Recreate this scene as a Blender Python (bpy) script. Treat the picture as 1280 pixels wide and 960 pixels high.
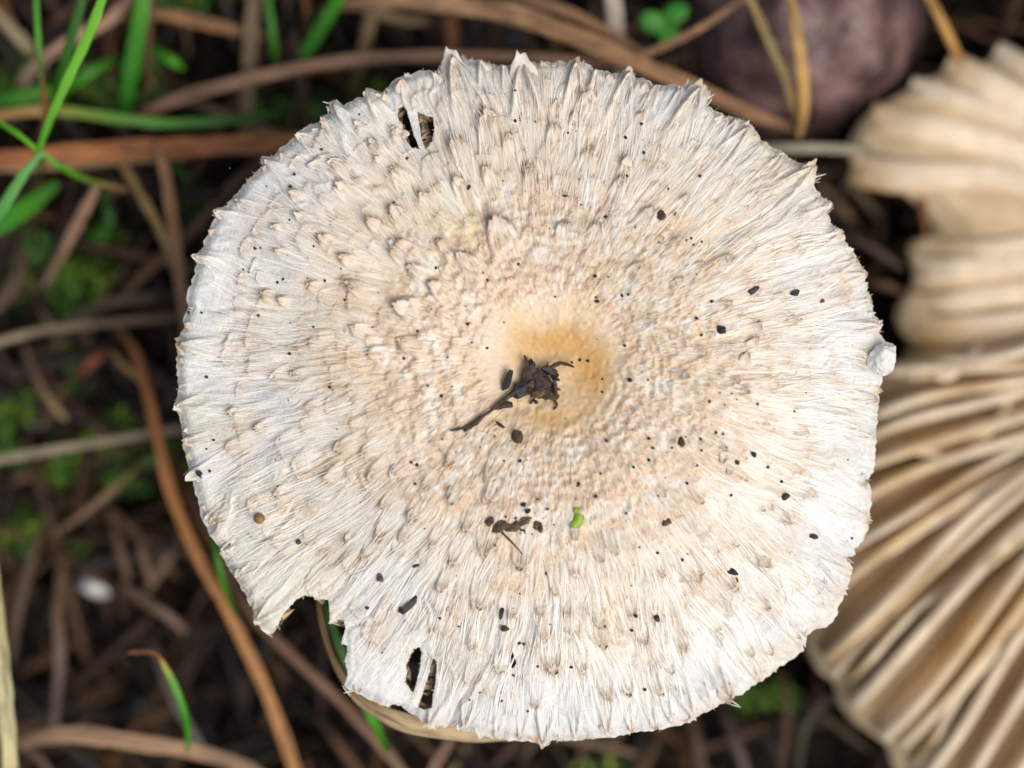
import bpy, bmesh, math, random
import numpy as np
from mathutils import Matrix, Vector

for o in list(bpy.data.objects):
    bpy.data.objects.remove(o)
sc = bpy.context.scene
col = sc.collection

# ------------------------------------------------------------------ camera
K = 0.000115            # metres per photograph pixel on the plane of the cap margin
D = 0.42                # camera height above that plane
cam_d = bpy.data.cameras.new('camera')
cam = bpy.data.objects.new('camera', cam_d); col.objects.link(cam)
cam.location = (0, 0, D); cam.rotation_euler = (0, 0, 0)
cam_d.sensor_width = 36.0
cam_d.lens = 36.0 * D / (1280 * K)
cam_d.clip_start = 0.01; cam_d.clip_end = 50
cam_d.dof.use_dof = True
cam_d.dof.focus_distance = D - 0.0030
cam_d.dof.aperture_fstop = 5.2
sc.camera = cam

# ------------------------------------------------------------------ sky and sun (bright overcast)
SUN_EL, SUN_AZ = math.radians(58), math.radians(125)
w = bpy.data.worlds.new('World'); sc.world = w; w.use_nodes = True
nt = w.node_tree; nt.nodes.clear()
sky = nt.nodes.new('ShaderNodeTexSky'); sky.sky_type = 'NISHITA'; sky.sun_disc = False
sky.sun_elevation = SUN_EL; sky.sun_rotation = SUN_AZ; sky.dust_density = 4.0; sky.air_density = 1.0
hs = nt.nodes.new('ShaderNodeHueSaturation'); hs.inputs['Saturation'].default_value = 0.45
bg = nt.nodes.new('ShaderNodeBackground'); bg.inputs['Strength'].default_value = 0.092
wo = nt.nodes.new('ShaderNodeOutputWorld')
nt.links.new(sky.outputs[0], hs.inputs['Color']); nt.links.new(hs.outputs[0], bg.inputs[0]); nt.links.new(bg.outputs[0], wo.inputs[0])
sun_d = bpy.data.lights.new('sun', 'SUN'); sun_d.energy = 1.45; sun_d.angle = math.radians(38); sun_d.color = (1.0, 0.95, 0.87)
sun = bpy.data.objects.new('sun', sun_d); col.objects.link(sun)
sdir = Vector((math.sin(SUN_AZ) * math.cos(SUN_EL), math.cos(SUN_AZ) * math.cos(SUN_EL), math.sin(SUN_EL)))
sun.rotation_euler = sdir.to_track_quat('Z', 'Y').to_euler(); sun.location = sdir * 2
sc.view_settings.view_transform = 'Standard'; sc.view_settings.look = 'None'
sc.view_settings.exposure = 0.41; sc.view_settings.gamma = 1.0
sc.view_settings.use_curve_mapping = False

R = random.Random(11)
RN = np.random.default_rng(5)

# ------------------------------------------------------------------ helpers
def W(px, py, z):
    """point at photograph pixel (px, py) and height z (mm above the cap margin)"""
    z = z * 0.001; s = (D - z) / D
    return Vector(((px - 640) * K * s, (480 - py) * K * s, z))

WORLD = {}
def wloc(o): return WORLD.get(o.name, Vector((0, 0, 0)))
def link(o, parent=None, loc=(0, 0, 0)):
    col.objects.link(o)
    loc = Vector(loc); WORLD[o.name] = loc
    if parent is not None:
        o.parent = parent; o.location = loc - wloc(parent)
    else:
        o.location = loc
    return o
def empty(name, loc):
    o = bpy.data.objects.new(name, None); o.empty_display_size = 0.01
    return link(o, None, loc)
def tag(o, label, cat=None, group=None, kind=None):
    if label: o['label'] = label
    if cat: o['category'] = cat
    if group: o['group'] = group
    if kind: o['kind'] = kind
    return o
def npmesh(name, v, f, mat, smooth=True):
    """mesh from numpy verts (n,3) and quad or triangle faces (m,3|4)"""
    me = bpy.data.meshes.new(name)
    v = np.asarray(v, dtype=np.float32); f = np.asarray(f, dtype=np.int32)
    k = f.shape[1]
    me.vertices.add(len(v)); me.vertices.foreach_set('co', v.ravel())
    me.loops.add(f.size); me.loops.foreach_set('vertex_index', f.ravel())
    me.polygons.add(len(f))
    me.polygons.foreach_set('loop_start', np.arange(0, f.size, k, dtype=np.int32))
    me.polygons.foreach_set('loop_total', np.full(len(f), k, dtype=np.int32))
    me.polygons.foreach_set('use_smooth', np.full(len(f), smooth, dtype=bool))
    me.update(calc_edges=True); me.validate()
    if mat: me.materials.append(mat)
    return me
def attr_v(me, name, arr):
    a = me.attributes.new(name, 'FLOAT_VECTOR', 'POINT'); a.data.foreach_set('vector', np.asarray(arr, dtype=np.float32).ravel())
def attr_f(me, name, arr):
    a = me.attributes.new(name, 'FLOAT', 'POINT'); a.data.foreach_set('value', np.asarray(arr, dtype=np.float32).ravel())
def attr_c(me, name, arr):
    arr = np.asarray(arr, dtype=np.float32)
    if arr.shape[1] == 3: arr = np.concatenate([arr, np.ones((len(arr), 1), np.float32)], 1)
    a = me.attributes.new(name, 'FLOAT_COLOR', 'POINT'); a.data.foreach_set('color', arr.ravel())
def lin(r, g, b):
    def c(x):
        x /= 255.0
        return x / 12.92 if x <= 0.04045 else ((x + 0.055) / 1.055) ** 2.4
    return (c(r), c(g), c(b))

# ------------------------------------------------------------------ materials
def newmat(name):
    m = bpy.data.materials.new(name); m.use_nodes = True
    n = m.node_tree; b = n.nodes['Principled BSDF']
    return m, n, b
def N(n, t, **kw):
    x = n.nodes.new(t)
    for k, v in kw.items():
        if k in x.inputs: x.inputs[k].default_value = v
        else: setattr(x, k, v)
    return x
def A(n, name):
    x = n.nodes.new('ShaderNodeAttribute'); x.attribute_name = name; return x
def mixc(n, a, b, f, mode='MIX'):
    x = n.nodes.new('ShaderNodeMix'); x.data_type = 'RGBA'; x.blend_type = mode; x.clamp_factor = True
    for i, s in ((0, f), (6, a), (7, b)):
        if hasattr(s, 'links'): n.links.new(s, x.inputs[i])
        elif isinstance(s, (int, float)): x.inputs[i].default_value = s
        else: x.inputs[i].default_value = (*s, 1)
    return x.outputs[2]
def ramp(n, src, p0, p1, a=0.0, b=1.0):
    x = n.nodes.new('ShaderNodeMapRange'); x.inputs[1].default_value = p0; x.inputs[2].default_value = p1
    x.inputs[3].default_value = a; x.inputs[4].default_value = b; n.links.new(src, x.inputs[0]); return x.outputs[0]

def mat_cap():
    m, n, b = newmat('cap_skin')
    fib = A(n, 'fib').outputs['Vector']; ac = A(n, 'col').outputs['Color']
    n1 = N(n, 'ShaderNodeTexNoise', Scale=1.0, Detail=5.0, Roughness=0.65); n.links.new(fib, n1.inputs['Vector'])
    sc2 = N(n, 'ShaderNodeVectorMath', operation='MULTIPLY'); sc2.inputs[1].default_value = (2.6, 2.6, 1.7); n.links.new(fib, sc2.inputs[0])
    n2 = N(n, 'ShaderNodeTexNoise', Scale=1.0, Detail=3.0, Roughness=0.6); n.links.new(sc2.outputs[0], n2.inputs['Vector'])
    sm = A(n, 'rough').outputs['Fac']
    def mul(x):
        q = N(n, 'ShaderNodeMath', operation='MULTIPLY'); n.links.new(x, q.inputs[0]); n.links.new(sm, q.inputs[1]); return q.outputs[0]
    c = mixc(n, ac, (0.84, 0.82, 0.78), mul(ramp(n, n1.outputs[0], 0.50, 0.66, 0.0, 0.55)))
    c = mixc(n, c, (0.64, 0.47, 0.30), mul(ramp(n, n2.outputs[0], 0.50, 0.70, 0.0, 0.32)))
    c = mixc(n, c, (0.52, 0.47, 0.42), mul(ramp(n, n1.outputs[0], 0.47, 0.32, 0.0, 0.45)))
    n.links.new(c, b.inputs['Base Color'])
    b.inputs['Roughness'].default_value = 0.62; b.inputs['Specular IOR Level'].default_value = 0.30
    b.inputs['Subsurface Weight'].default_value = 0.12; b.inputs['Subsurface Radius'].default_value = (1.0, 0.7, 0.45)
    b.inputs['Subsurface Scale'].default_value = 0.0006
    bp = N(n, 'ShaderNodeBump', Strength=0.5, Distance=0.00012); n.links.new(mul(n1.outputs[0]), bp.inputs['Height'])
    bp2 = N(n, 'ShaderNodeBump', Strength=0.45, Distance=0.00005); n.links.new(n2.outputs[0], bp2.inputs['Height'])
    n.links.new(bp.outputs[0], bp2.inputs['Normal']); n.links.new(bp2.outputs[0], b.inputs['Normal'])
    return m
def mat_attr(name, rough=0.6, spec=0.3, noise=900.0, amt=0.35, bump=0.0001, dark=(0.10, 0.06, 0.03), sss=0.0, stretch=None, coat=0.0):
    """colour from the 'col' attribute broken up by noise; 'fib' runs along fibres when stretch is set"""
    m, n, b = newmat(name)
    ac = A(n, 'col').outputs['Color']
    if stretch:
        src = A(n, 'fib').outputs['Vector']
        mp = N(n, 'ShaderNodeVectorMath', operation='MULTIPLY'); mp.inputs[1].default_value = stretch
        n.links.new(src, mp.inputs[0]); vec = mp.outputs[0]; s = 1.0
    else:
        tc = N(n, 'ShaderNodeTexCoord'); vec = tc.outputs['Object']; s = noise
    n1 = N(n, 'ShaderNodeTexNoise', Scale=s, Detail=4.0, Roughness=0.6); n.links.new(vec, n1.inputs['Vector'])
    c = mixc(n, ac, dark, ramp(n, n1.outputs[0], 0.48, 0.72, 0.0, amt))
    c = mixc(n, c, mixc(n, c, (1.35, 1.32, 1.25), 1.0, 'MULTIPLY'), ramp(n, n1.outputs[0], 0.5, 0.3, 0.0, amt))
    if stretch:
        mp2 = N(n, 'ShaderNodeVectorMath', operation='MULTIPLY'); mp2.inputs[1].default_value = (stretch[0] * .9, .25, .25); n.links.new(src, mp2.inputs[0])
        n2 = N(n, 'ShaderNodeTexNoise', Scale=1.0, Detail=5.0, Roughness=0.7); n.links.new(mp2.outputs[0], n2.inputs['Vector'])
        c = mixc(n, c, dark, ramp(n, n2.outputs[0], 0.50, 0.68, 0.0, amt * .8))
    n.links.new(c, b.inputs['Base Color'])
    b.inputs['Roughness'].default_value = rough; b.inputs['Specular IOR Level'].default_value = spec
    if sss:
        b.inputs['Subsurface Weight'].default_value = sss; b.inputs['Subsurface Radius'].default_value = (1.0, 0.6, 0.3); b.inputs['Subsurface Scale'].default_value = 0.0012
    if coat: b.inputs['Coat Weight'].default_value = coat; b.inputs['Coat Roughness'].default_value = 0.2
    bp = N(n, 'ShaderNodeBump', Strength=0.7, Distance=bump); n.links.new(n1.outputs[0], bp.inputs['Height']); n.links.new(bp.outputs[0], b.inputs['Normal'])
    return m
def mat_plain(name, c1, c2, scale=600.0, rough=0.7, spec=0.3, bump=0.0003, detail=5.0, sss=0.0):
    m, n, b = newmat(name)
    tc = N(n, 'ShaderNodeTexCoord')
    n1 = N(n, 'ShaderNodeTexNoise', Scale=scale, Detail=detail, Roughness=0.65); n.links.new(tc.outputs['Object'], n1.inputs['Vector'])
    c = mixc(n, c1, c2, ramp(n, n1.outputs[0], 0.36, 0.66)); n.links.new(c, b.inputs['Base Color'])
    b.inputs['Roughness'].default_value = rough; b.inputs['Specular IOR Level'].default_value = spec
    if sss:
        b.inputs['Subsurface Weight'].default_value = sss; b.inputs['Subsurface Radius'].default_value = (1, .7, .5); b.inputs['Subsurface Scale'].default_value = 0.001
    bp = N(n, 'ShaderNodeBump', Strength=0.8, Distance=bump); n.links.new(n1.outputs[0], bp.inputs['Height']); n.links.new(bp.outputs[0], b.inputs['Normal'])
    return m
M = {}
M['cap'] = mat_cap()
M['fibre'] = mat_attr('fibre', 0.40, 0.6, 2500, 0.1, 0.00002, (0.55, 0.42, 0.28), 0.0)
M['scale'] = mat_attr('cap_scale', 0.6, 0.3, 2600, 0.45, 0.00010, (0.50, 0.34, 0.20), 0.0)
M['flesh'] = mat_attr('gill_flesh', 0.75, 0.15, 130, 0.5, 0.0005, (0.44, 0.29, 0.14), 0.0)
M['stem'] = mat_plain('stem', (0.55, 0.48, 0.38), (0.38, 0.27, 0.16), 200)
M['blade'] = mat_attr('grass_blade', 0.6, 0.3, 300, 0.75, 0.0008, (0.06, 0.036, 0.020), 0.0, (0.16, 0.85, 0.85))
M['green'] = mat_attr('green_blade', 0.42, 0.45, 300, 0.25, 0.00012, (0.02, 0.06, 0.003), 0.0, (0.10, 1.2, 1.2))
M['soil'] = mat_plain('soil', (0.010, 0.0075, 0.0055), (0.032, 0.022, 0.014), 260, 0.85, 0.25, 0.0025, 8.0)
M['litter'] = mat_attr('litter', 0.65, 0.3, 500, 0.5, 0.0003, (0.010, 0.007, 0.005))
M['moss'] = mat_attr('moss', 0.5, 0.4, 600, 0.4, 0.0001, (0.01, 0.03, 0.004))
M['black'] = mat_plain('black_debris', (0.006, 0.006, 0.008), (0.025, 0.022, 0.022), 1800, 0.5, 0.5, 0.0002)
M['brown'] = mat_plain('brown_debris', (0.030, 0.018, 0.012), (0.11, 0.068, 0.042), 1200, 0.65, 0.35, 0.0003)
M['bark'] = mat_plain('bark', (0.012, 0.008, 0.008), (0.10, 0.068, 0.055), 700, 0.5, 0.5, 0.0005)
M['dirt'] = mat_plain('dirt', (0.05, 0.033, 0.02), (0.19, 0.13, 0.075), 1500, 0.85, 0.2, 0.0003)
M['tan'] = mat_plain('tan_bead', (0.23, 0.12, 0.045), (0.30, 0.17, 0.07), 500, 0.45, 0.4, 0.0001)
M['rust'] = mat_plain('rust_bit', (0.22, 0.085, 0.025), (0.13, 0.05, 0.02), 1500, 0.6, 0.3, 0.0001)
M['leafbit'] = mat_plain('leaf_bit', (0.17, 0.30, 0.012), (0.30, 0.42, 0.05), 900, 0.4, 0.4, 0.0001, sss=0.2)
M['crumb'] = mat_plain('white_crumb', (0.82, 0.81, 0.79), (0.66, 0.63, 0.58), 700, 0.7, 0.3, 0.0004, sss=0.2)
M['stone_p'] = mat_plain('purple_stone', (0.026, 0.011, 0.013), (0.25, 0.145, 0.135), 120, 0.38, 0.5, 0.003)
M['stone_g'] = mat_plain('grey_stone', (0.06, 0.062, 0.058), (0.15, 0.15, 0.14), 120, 0.7, 0.3, 0.0008)
M['stone_b'] = mat_plain('blue_stone', (0.07, 0.10, 0.19), (0.16, 0.20, 0.30), 160, 0.35, 0.6, 0.0003)
M['clover'] = mat_plain('clover', (0.03, 0.19, 0.012), (0.06, 0.28, 0.03), 200, 0.5, 0.4, 0.0002)
M['stain'] = mat_plain('grey_spot', (0.46, 0.45, 0.43), (0.68, 0.66, 0.62), 900, 0.6, 0.3, 0.0001)

# ------------------------------------------------------------------ soil: one wide uneven sheet
GZ = -60.0
def wave(x, y, seed):
    r = np.random.default_rng(seed); out = np.zeros_like(x)
    for f, a in ((18, 3.2), (35, 2.2), (70, 1.4), (140, 0.9), (260, 0.6)):
        for _ in range(4):
            th = r.uniform(0, 6.28); ph = r.uniform(0, 6.28)
            out += a * 0.5 * np.sin((x * math.cos(th) + y * math.sin(th)) * f * r.uniform(.7, 1.3) * 2 + ph)
    return out
def ground_z(x, y):
    """soil height in metres"""
    x = np.atleast_1d(np.asarray(x, float)); y = np.atleast_1d(np.asarray(y, float))
    h = wave(x, y, 3); fall = np.exp(-np.maximum(0, np.hypot(x, y) - 0.3) / 0.3)
    return (GZ + h * fall) * 0.001
g = np.linspace(-1, 1, 260); g = np.sign(g) * (0.16 * np.abs(g) + 2.3 * np.abs(g) ** 7)
gx, gy = np.meshgrid(g, g)
gz = ground_z(gx.ravel(), gy.ravel())
nG = len(g); ii = np.arange(nG * nG).reshape(nG, nG)
F = np.stack([ii[:-1, :-1], ii[:-1, 1:], ii[1:, 1:], ii[1:, :-1]], -1).reshape(-1, 4)
soil = link(bpy.data.objects.new('soil', npmesh('soil', np.stack([gx.ravel(), gy.ravel(), gz], 1), F, M['soil'])))
tag(soil, 'dark damp soil under the mushrooms and grass', None, None, 'structure')

# ------------------------------------------------------------------ the large pale cap
C = np.array([690.0, 452.0])
OUT = [(500,97),(532,87),(545,90),(555,77),(565,67),(575,75),(600,75),(622,82),(640,81),(652,73),(662,79),(700,77),(715,80),(720,72),(745,87),(770,92),(777,95),(787,85),(792,95),(820,106),
 (852,106),(867,103),(882,106),(885,122),(883,132),(905,144),(922,148),(937,155),(950,172),(962,182),(980,191),(996,204),(1017,205),(1020,220),(1016,230),(1026,246),(1041,255),(1034,262),(1036,272),(1042,282),
 (1053,288),(1056,301),(1072,324),(1082,341),(1084,357),(1089,375),(1092,390),(1102,406),(1099,415),(1105,427),(1106,455),(1102,477),(1099,490),(1097,515),(1095,540),(1094,565),(1092,588),(1085,600),(1089,615),(1089,640),(1085,662),(1077,680),(1067,685),(1069,693),(1057,697),(1064,710),(1063,722),
 (1055,740),(1042,775),(1034,785),(1020,785),(1010,794),(1000,793),(1006,814),(987,826),(960,845),(940,859),(912,875),(880,892),(855,905),(822,912),(800,914),(770,920),(720,925),(690,925),(679,935),(670,927),(622,924),(602,920),(577,912),(562,907),(536,911),(520,897),(500,887),(482,884),(457,872),(430,857),
 (400,838),(350,796),(330,789),(319,777),(317,765),(307,745),(295,724),(279,697),(275,684),(267,677),(252,647),(247,627),(240,602),(231,597),(237,591),(232,567),(229,552),(225,525),(217,507),(222,495),(222,470),(220,445),(221,425),(231,409),(228,401),(235,382),(232,370),(244,342),(245,327),(241,320),(250,314),(260,292),(270,270),(266,262),(283,257),(305,230),(329,206),(327,196),(342,195),(367,172),(372,165),(400,150),(404,144),(414,139),(412,128),(418,125),(428,131),(455,121),(458,110),(477,116),(495,99)]
oa = np.array(OUT, float); oth = np.arctan2(-(oa[:, 1] - C[1]), oa[:, 0] - C[0]); orr = np.hypot(oa[:, 0] - C[0], oa[:, 1] - C[1])
od = np.argsort(oth); oth = oth[od]; orr = orr[od]
def Rout(th):
    th = (np.asarray(th) + np.pi) % (2 * np.pi) - np.pi
    return np.interp(th, np.r_[oth - 2 * np.pi, oth, oth + 2 * np.pi], np.r_[orr, orr, orr])
NT, NR = 1600, 390
TH = np.linspace(-np.pi, np.pi, NT, endpoint=False)
Rj = Rout(TH)
def smooth_p(a, k):
    ker = np.hanning(k); ker /= ker.sum()
    return np.convolve(np.r_[a[-k:], a, a[:k]], ker, 'same')[k:-k]
Rj = Rj + 1.1 * smooth_p(RN.normal(0, 1, NT), 7) * 1.5
Rs = smooth_p(Rj, 121)
T = np.r_[np.linspace(0.0, 1.0, NR) ** 0.85]
TT, TTH = np.meshgrid(T, TH, indexing='xy')       # shape (NT, NR)
RR = TT * Rs[:, None] + (Rj - Rs)[:, None] * TT ** 18
PX = C[0] + RR * np.cos(TTH); PY = C[1] - RR * np.sin(TTH)

WARP = 0.0
def vnoise(nth, nr, seed):
    """noise on the (theta, r) sheet, periodic in theta, r cells measured over 480 px"""
    r = np.random.default_rng(seed); lat = r.normal(0, 1, (nth, nr + 3))
    a = (TTH + WARP + np.pi) / (2 * np.pi) * nth; bb = RR / 480.0 * nr
    i = np.floor(a).astype(int); fa = a - i; fa = fa * fa * (3 - 2 * fa)
    j = np.clip(np.floor(bb).astype(int), 0, nr + 1); fb = np.clip(bb - j, 0, 1); fb = fb * fb * (3 - 2 * fb)
    i0 = i % nth; i1 = (i + 1) % nth
    return (lat[i0, j] * (1 - fa) + lat[i1, j] * fa) * (1 - fb) + (lat[i0, j + 1] * (1 - fa) + lat[i1, j + 1] * fa) * fb
def pnoise(cell, seed):
    """noise over the plan of the cap, cell size in px"""
    r = np.random.default_rng(seed); n = int(1400 / cell) + 3; lat = r.normal(0, 1, (n, n))
    q = np.random.default_rng(seed + 1).uniform(0, 3.1); cx, sx = math.cos(q), math.sin(q)
    a = ((PX - 660) * cx + (PY - 500) * sx + 690) / cell; bb = (-(PX - 660) * sx + (PY - 500) * cx + 690) / cell
    i = np.clip(np.floor(a).astype(int), 0, n - 2); j = np.clip(np.floor(bb).astype(int), 0, n - 2)
    fa = a - i; fb = bb - j; fa = fa * fa * (3 - 2 * fa); fb = fb * fb * (3 - 2 * fb)
    return (lat[i, j] * (1 - fa) + lat[i + 1, j] * fa) * (1 - fb) + (lat[i, j + 1] * (1 - fa) + lat[i + 1, j + 1] * fa) * fb
def sstep(x, a, b):
    t = np.clip((x - a) / (b - a), 0, 1); return t * t * (3 - 2 * t)

WARP = 0.030 * vnoise(46, 9, 91) + 0.016 * vnoise(110, 16, 92)
# heights in px units (1 px = 0.115 mm)
DEP = np.hypot((PX - 685) / 92.0, (PY - 468) / 80.0)
Hm = 70 * (1 - TT ** 2.4) - 33 * np.exp(-DEP ** 2.4) - 9 * np.exp(-((RR - 0) / 150.0) ** 2)
Hm += 3.0 * vnoise(9, 4, 1) * sstep(RR, 60, 200) + 3.5 * vnoise(26, 4, 2) * sstep(TT, .45, 1) + 2.2 * vnoise(60, 7, 3) * sstep(TT, .25, .8)
# the lit hollow at the foot of the disc, and a small dent
Hm -= 7 * np.exp(-(((PX - 795) / 15.0) ** 2 + ((PY - 718) / 11.0) ** 2))
fibre = 0.0
for nth, nr, amp, r0, r1, r2, r3, sd in ((190, 26, 0.8, 60, 100, 150, 210, 4), (300, 22, 1.0, 120, 180, 240, 300, 5), (430, 20, 1.15, 190, 260, 330, 400, 6), (560, 14, 2.0, 270, 350, 900, 901, 7), (230, 9, 2.3, 240, 330, 900, 901, 8), (120, 7, 2.2, 280, 370, 900, 901, 88)):
    fibre = fibre + amp * vnoise(nth, nr, sd) * sstep(RR, r0, r1) * (1 - sstep(RR, r2, r3))
H = Hm + fibre * .55
TANA = np.zeros_like(H); TIP = np.zeros_like(H)
# fine granules and concentric wrinkles round the disc
ring = sstep(RR, 70, 100) * (1 - sstep(RR, 190, 260))
rw = vnoise(16, 9, 9); H += sstep(RR, 66, 92) * (1 - sstep(RR, 140, 205)) * 1.0 * np.sin(np.hypot(PX - 688, (PY - 464) * 1.06) / 2.5 + 2.2 * rw + 2.6 * pnoise(34, 70)) * (0.5 + 0.5 * np.tanh(1.5 * vnoise(40, 14, 12) + .3))
H += ring * (1.0 * pnoise(11, 71) + 1.0 * pnoise(6.5, 72) + .6 * pnoise(4, 73))

def stamp(px, py, L, Wd, lift, pw=0.55, tipc=0.8, rot=0.0, edge=0.55):
    dx, dy = px - C[0], -(py - C[1]); r = math.hypot(dx, dy); th = math.atan2(dy, dx)
    dth = min(0.9, (Wd * 1.5 + abs(rot) * L) / max(20, r - L))
    i0 = int(math.floor((th - dth + math.pi) / (2 * math.pi) * NT)); i1 = int(math.ceil((th + dth + math.pi) / (2 * math.pi) * NT))
    ids = np.arange(i0, i1 + 1) % NT
    rr = RR[ids[0]]
    j0 = max(0, np.searchsorted(rr, r - L - 10)); j1 = min(NR, np.searchsorted(rr, r + 14) + 1)
    if j1 - j0 < 2: return
    X = PX[ids, j0:j1] - px; Y = -(PY[ids, j0:j1] - py)
    a = th + rot
    u = X * math.cos(a) + Y * math.sin(a); v = -X * math.sin(a) + Y * math.cos(a)
    s = np.clip(-u / L, 0, 1)
    wv = Wd * np.maximum(s, 1e-4) ** pw
    ins = 1 - sstep(np.abs(v) - wv, -0.4, 2.2)
    ins = ins * (1 - sstep(u + 1.5 * np.sin(v * 1.3 + px) + 1.1 * np.sin(v * 2.9 + py), -1.2, 1.6))
    prof = (1 - s) ** 0.8
    ed = np.exp(-((np.abs(v) - wv * 0.86) / max(1.6, Wd * .16)) ** 2)
    h = lift * prof * ins * ((1 - edge) + edge * ed + 0.35 * np.exp(-(u / 4.0) ** 2))
    H[np.ix_(ids, range(j0, j1))] += h
    tp = np.exp(-(np.hypot(u + 2, v * .7) / (Wd * .55 + 2)) ** 2) * tipc
    TIP[np.ix_(ids, range(j0, j1))] = np.maximum(TIP[np.ix_(ids, range(j0, j1))], tp)
    sh = ins * prof
    TANA[np.ix_(ids, range(j0, j1))] += 0.25 * sh

# small shingles in rows, growing outwards
FILL = []
tries = 0; fx_ = np.zeros(4000); fy_ = np.zeros(4000); nf = 0
while tries < 9000:
    tries += 1
    th = R.uniform(-math.pi, math.pi); rr = math.sqrt(R.uniform(98.0 ** 2, 425.0 ** 2))
    if R.random() > min(1, (170.0 / rr) ** 1.6 + .10): continue
    if rr > 190 and math.sin(rr * .035 + 3 * math.sin(th * 3.0)) * math.sin(th * 7 + rr * .02) > .25: continue
    if rr > Rout(th) - 16: continue
    px, py = C[0] + rr * math.cos(th), C[1] - rr * math.sin(th)
    sp = (9 + (rr - 88) * 0.075) * R.uniform(.7, 1.35)
    if px < 430 and rr > 250 and R.random() < 0.6: continue
    if nf and (np.hypot(fx_[:nf] - px, fy_[:nf] - py) < sp * .95).any(): continue
    fx_[nf], fy_[nf] = px, py; nf += 1
    FILL.append((px, py, rr, sp))
for px, py, rr, sp in FILL:
    stamp(px, py, sp * R.uniform(.9, 1.8), sp * R.uniform(.45, .85), (R.uniform(.6, 1.7) + sp * 0.05), R.uniform(.12, .36), R.uniform(.2, .8), R.uniform(-.3, .3), R.uniform(.1, .5))

TIPS = [(296,250,10),(364,240,11),(420,230,13),(465,177,16),(491,210,14),(370,267,10),(490,262,15),(463,277,16),(344,282,10),(415,201,16),(445,152,8),(492,160,11),
 (607,139,26),(566,172,24),(692,155,15),(662,209,16),(607,211,13),(570,223,14),(620,275,24),(525,243,12),(737,186,13),(695,127,9),(735,115,12),(785,198,11),(777,223,12),(720,143,11),(802,142,9),(705,278,12),(750,278,12),(635,170,13),
 (815,262,14),(860,246,10),(345,313,10),(327,367,11),(400,297,13),(427,321,14),(492,306,20),(512,333,14),(435,355,16),(495,381,18),(385,356,11),(350,375,10),(385,428,13),(340,470,13),(365,467,12),(460,441,15),(500,428,16),(440,411,12),(575,318,16),(548,300,14),(540,355,17),
 (880,330,11),(915,322,12),(852,350,10),(912,381,14),(820,402,12),(915,436,11),(880,440,14),(920,477,13),(892,480,12),(935,490,12),(1000,400,9),(845,420,11),(860,470,11),(850,300,10),(800,330,11),
 (287,515,11),(320,535,14),(282,560,12),(267,650,15),(407,598,16),(345,618,12),(462,597,15),(490,593,15),(477,633,15),(472,671,15),(502,673,13),(455,697,13),(432,676,12),(452,567,12),(420,561,14),(512,646,14),
 (515,651,13),(565,626,17),(610,598,16),(610,626,17),(560,581,15),(605,691,20),(565,703,16),(550,737,13),(595,758,16),(582,663,14),(650,708,17),(695,741,14),(752,701,12),(720,673,12),(770,691,13),(530,610,13),(540,680,12),
 (830,718,14),(875,723,20),(960,706,18),(920,736,14),(920,681,11),(955,638,13),(965,634,10),(987,653,12),(877,628,12),(850,641,14),(887,668,12),(930,598,12),(905,560,13),(1000,590,9),(1010,540,9),(960,530,9),(1020,620,10),
 (600,758,14),(677,768,13),(711,767,12),(752,781,15),(682,800,16),(692,836,24),(625,841,15),(752,803,20),(760,872,18),(786,866,15),(793,772,13),(807,803,16),(827,776,12),(857,813,13),(670,885,12),(912,866,14),(950,843,11),(940,818,12),(965,816,11),(825,866,14),(640,770,12),(590,810,11),(540,790,10),(730,840,13),(840,840,11),(900,790,12),(720,720,13),(960,760,12)]
RIMT = [(565,70,26,64),(652,76,24,66),(720,77,18,55),(787,89,20,60),(600,78,12,36),(500,101,12,34),(457,114,14,40),(416,129,12,34),(403,148,9,26),(372,168,10,28),(328,199,10,28),(268,263,11,32),(243,320,13,36),(222,430,16,44),(219,507,12,36),(232,597,12,34),(230,552,9,26),(876,108,22,60),(937,158,14,46),(922,150,8,30),(1017,208,18,58),(1040,256,10,36),(1053,289,10,36),(1072,325,8,30),(1082,342,10,34),(1101,406,13,48),(1090,375,7,26),(1098,500,10,36),(1094,548,8,34),(1088,618,8,34),(1087,650,12,46),(1064,712,10,36),(1052,740,14,42),(1004,806,10,34),(950,851,9,34),(912,874,14,44),(868,897,15,46),(820,911,9,30),(760,918,12,36),(679,930,14,38),(580,911,11,34),(536,907,12,34),(620,922,8,26),(720,922,9,28),(276,688,8,24),(320,776,12,30),(295,722,8,24),(255,648,8,22),(980,192,8,30),(852,108,9,30),(820,107,8,28),(745,89,9,34),(630,83,8,30),(840,903,9,30),(790,914,8,26),(650,924,8,24),(890,885,9,32)]
for px, py, s in TIPS:
    near_rim = math.hypot(px - C[0], py - C[1]) > 300
    stamp(px, py, s * R.uniform(1.5, 2.6), s * R.uniform(.65, 1.0), (2.3 + s * .22) * (1.35 if py < 400 else 1.0), R.uniform(.18, .42), R.uniform(.6, 1.0), R.uniform(-.12, .12), .55 if near_rim else .4)
for px, py, s, L in RIMT:
    stamp(px, py, L * 1.25, s * 1.0, 3.2 + s * .50, .66, .55, R.uniform(-.08, .08), .86)
H += 0.35 * RN.normal(0, 1, H.shape) * sstep(RR, 60, 120) + .5 * pnoise(5, 84) * (1 - sstep(RR, 80, 130)) + .8 * pnoise(16, 85) * (1 - sstep(RR, 80, 130))
H[:, 0] = H[:, 1].mean()
# margin turns down a little
H -= 9 * sstep(TT, .965, 1.0) ** 2

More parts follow.
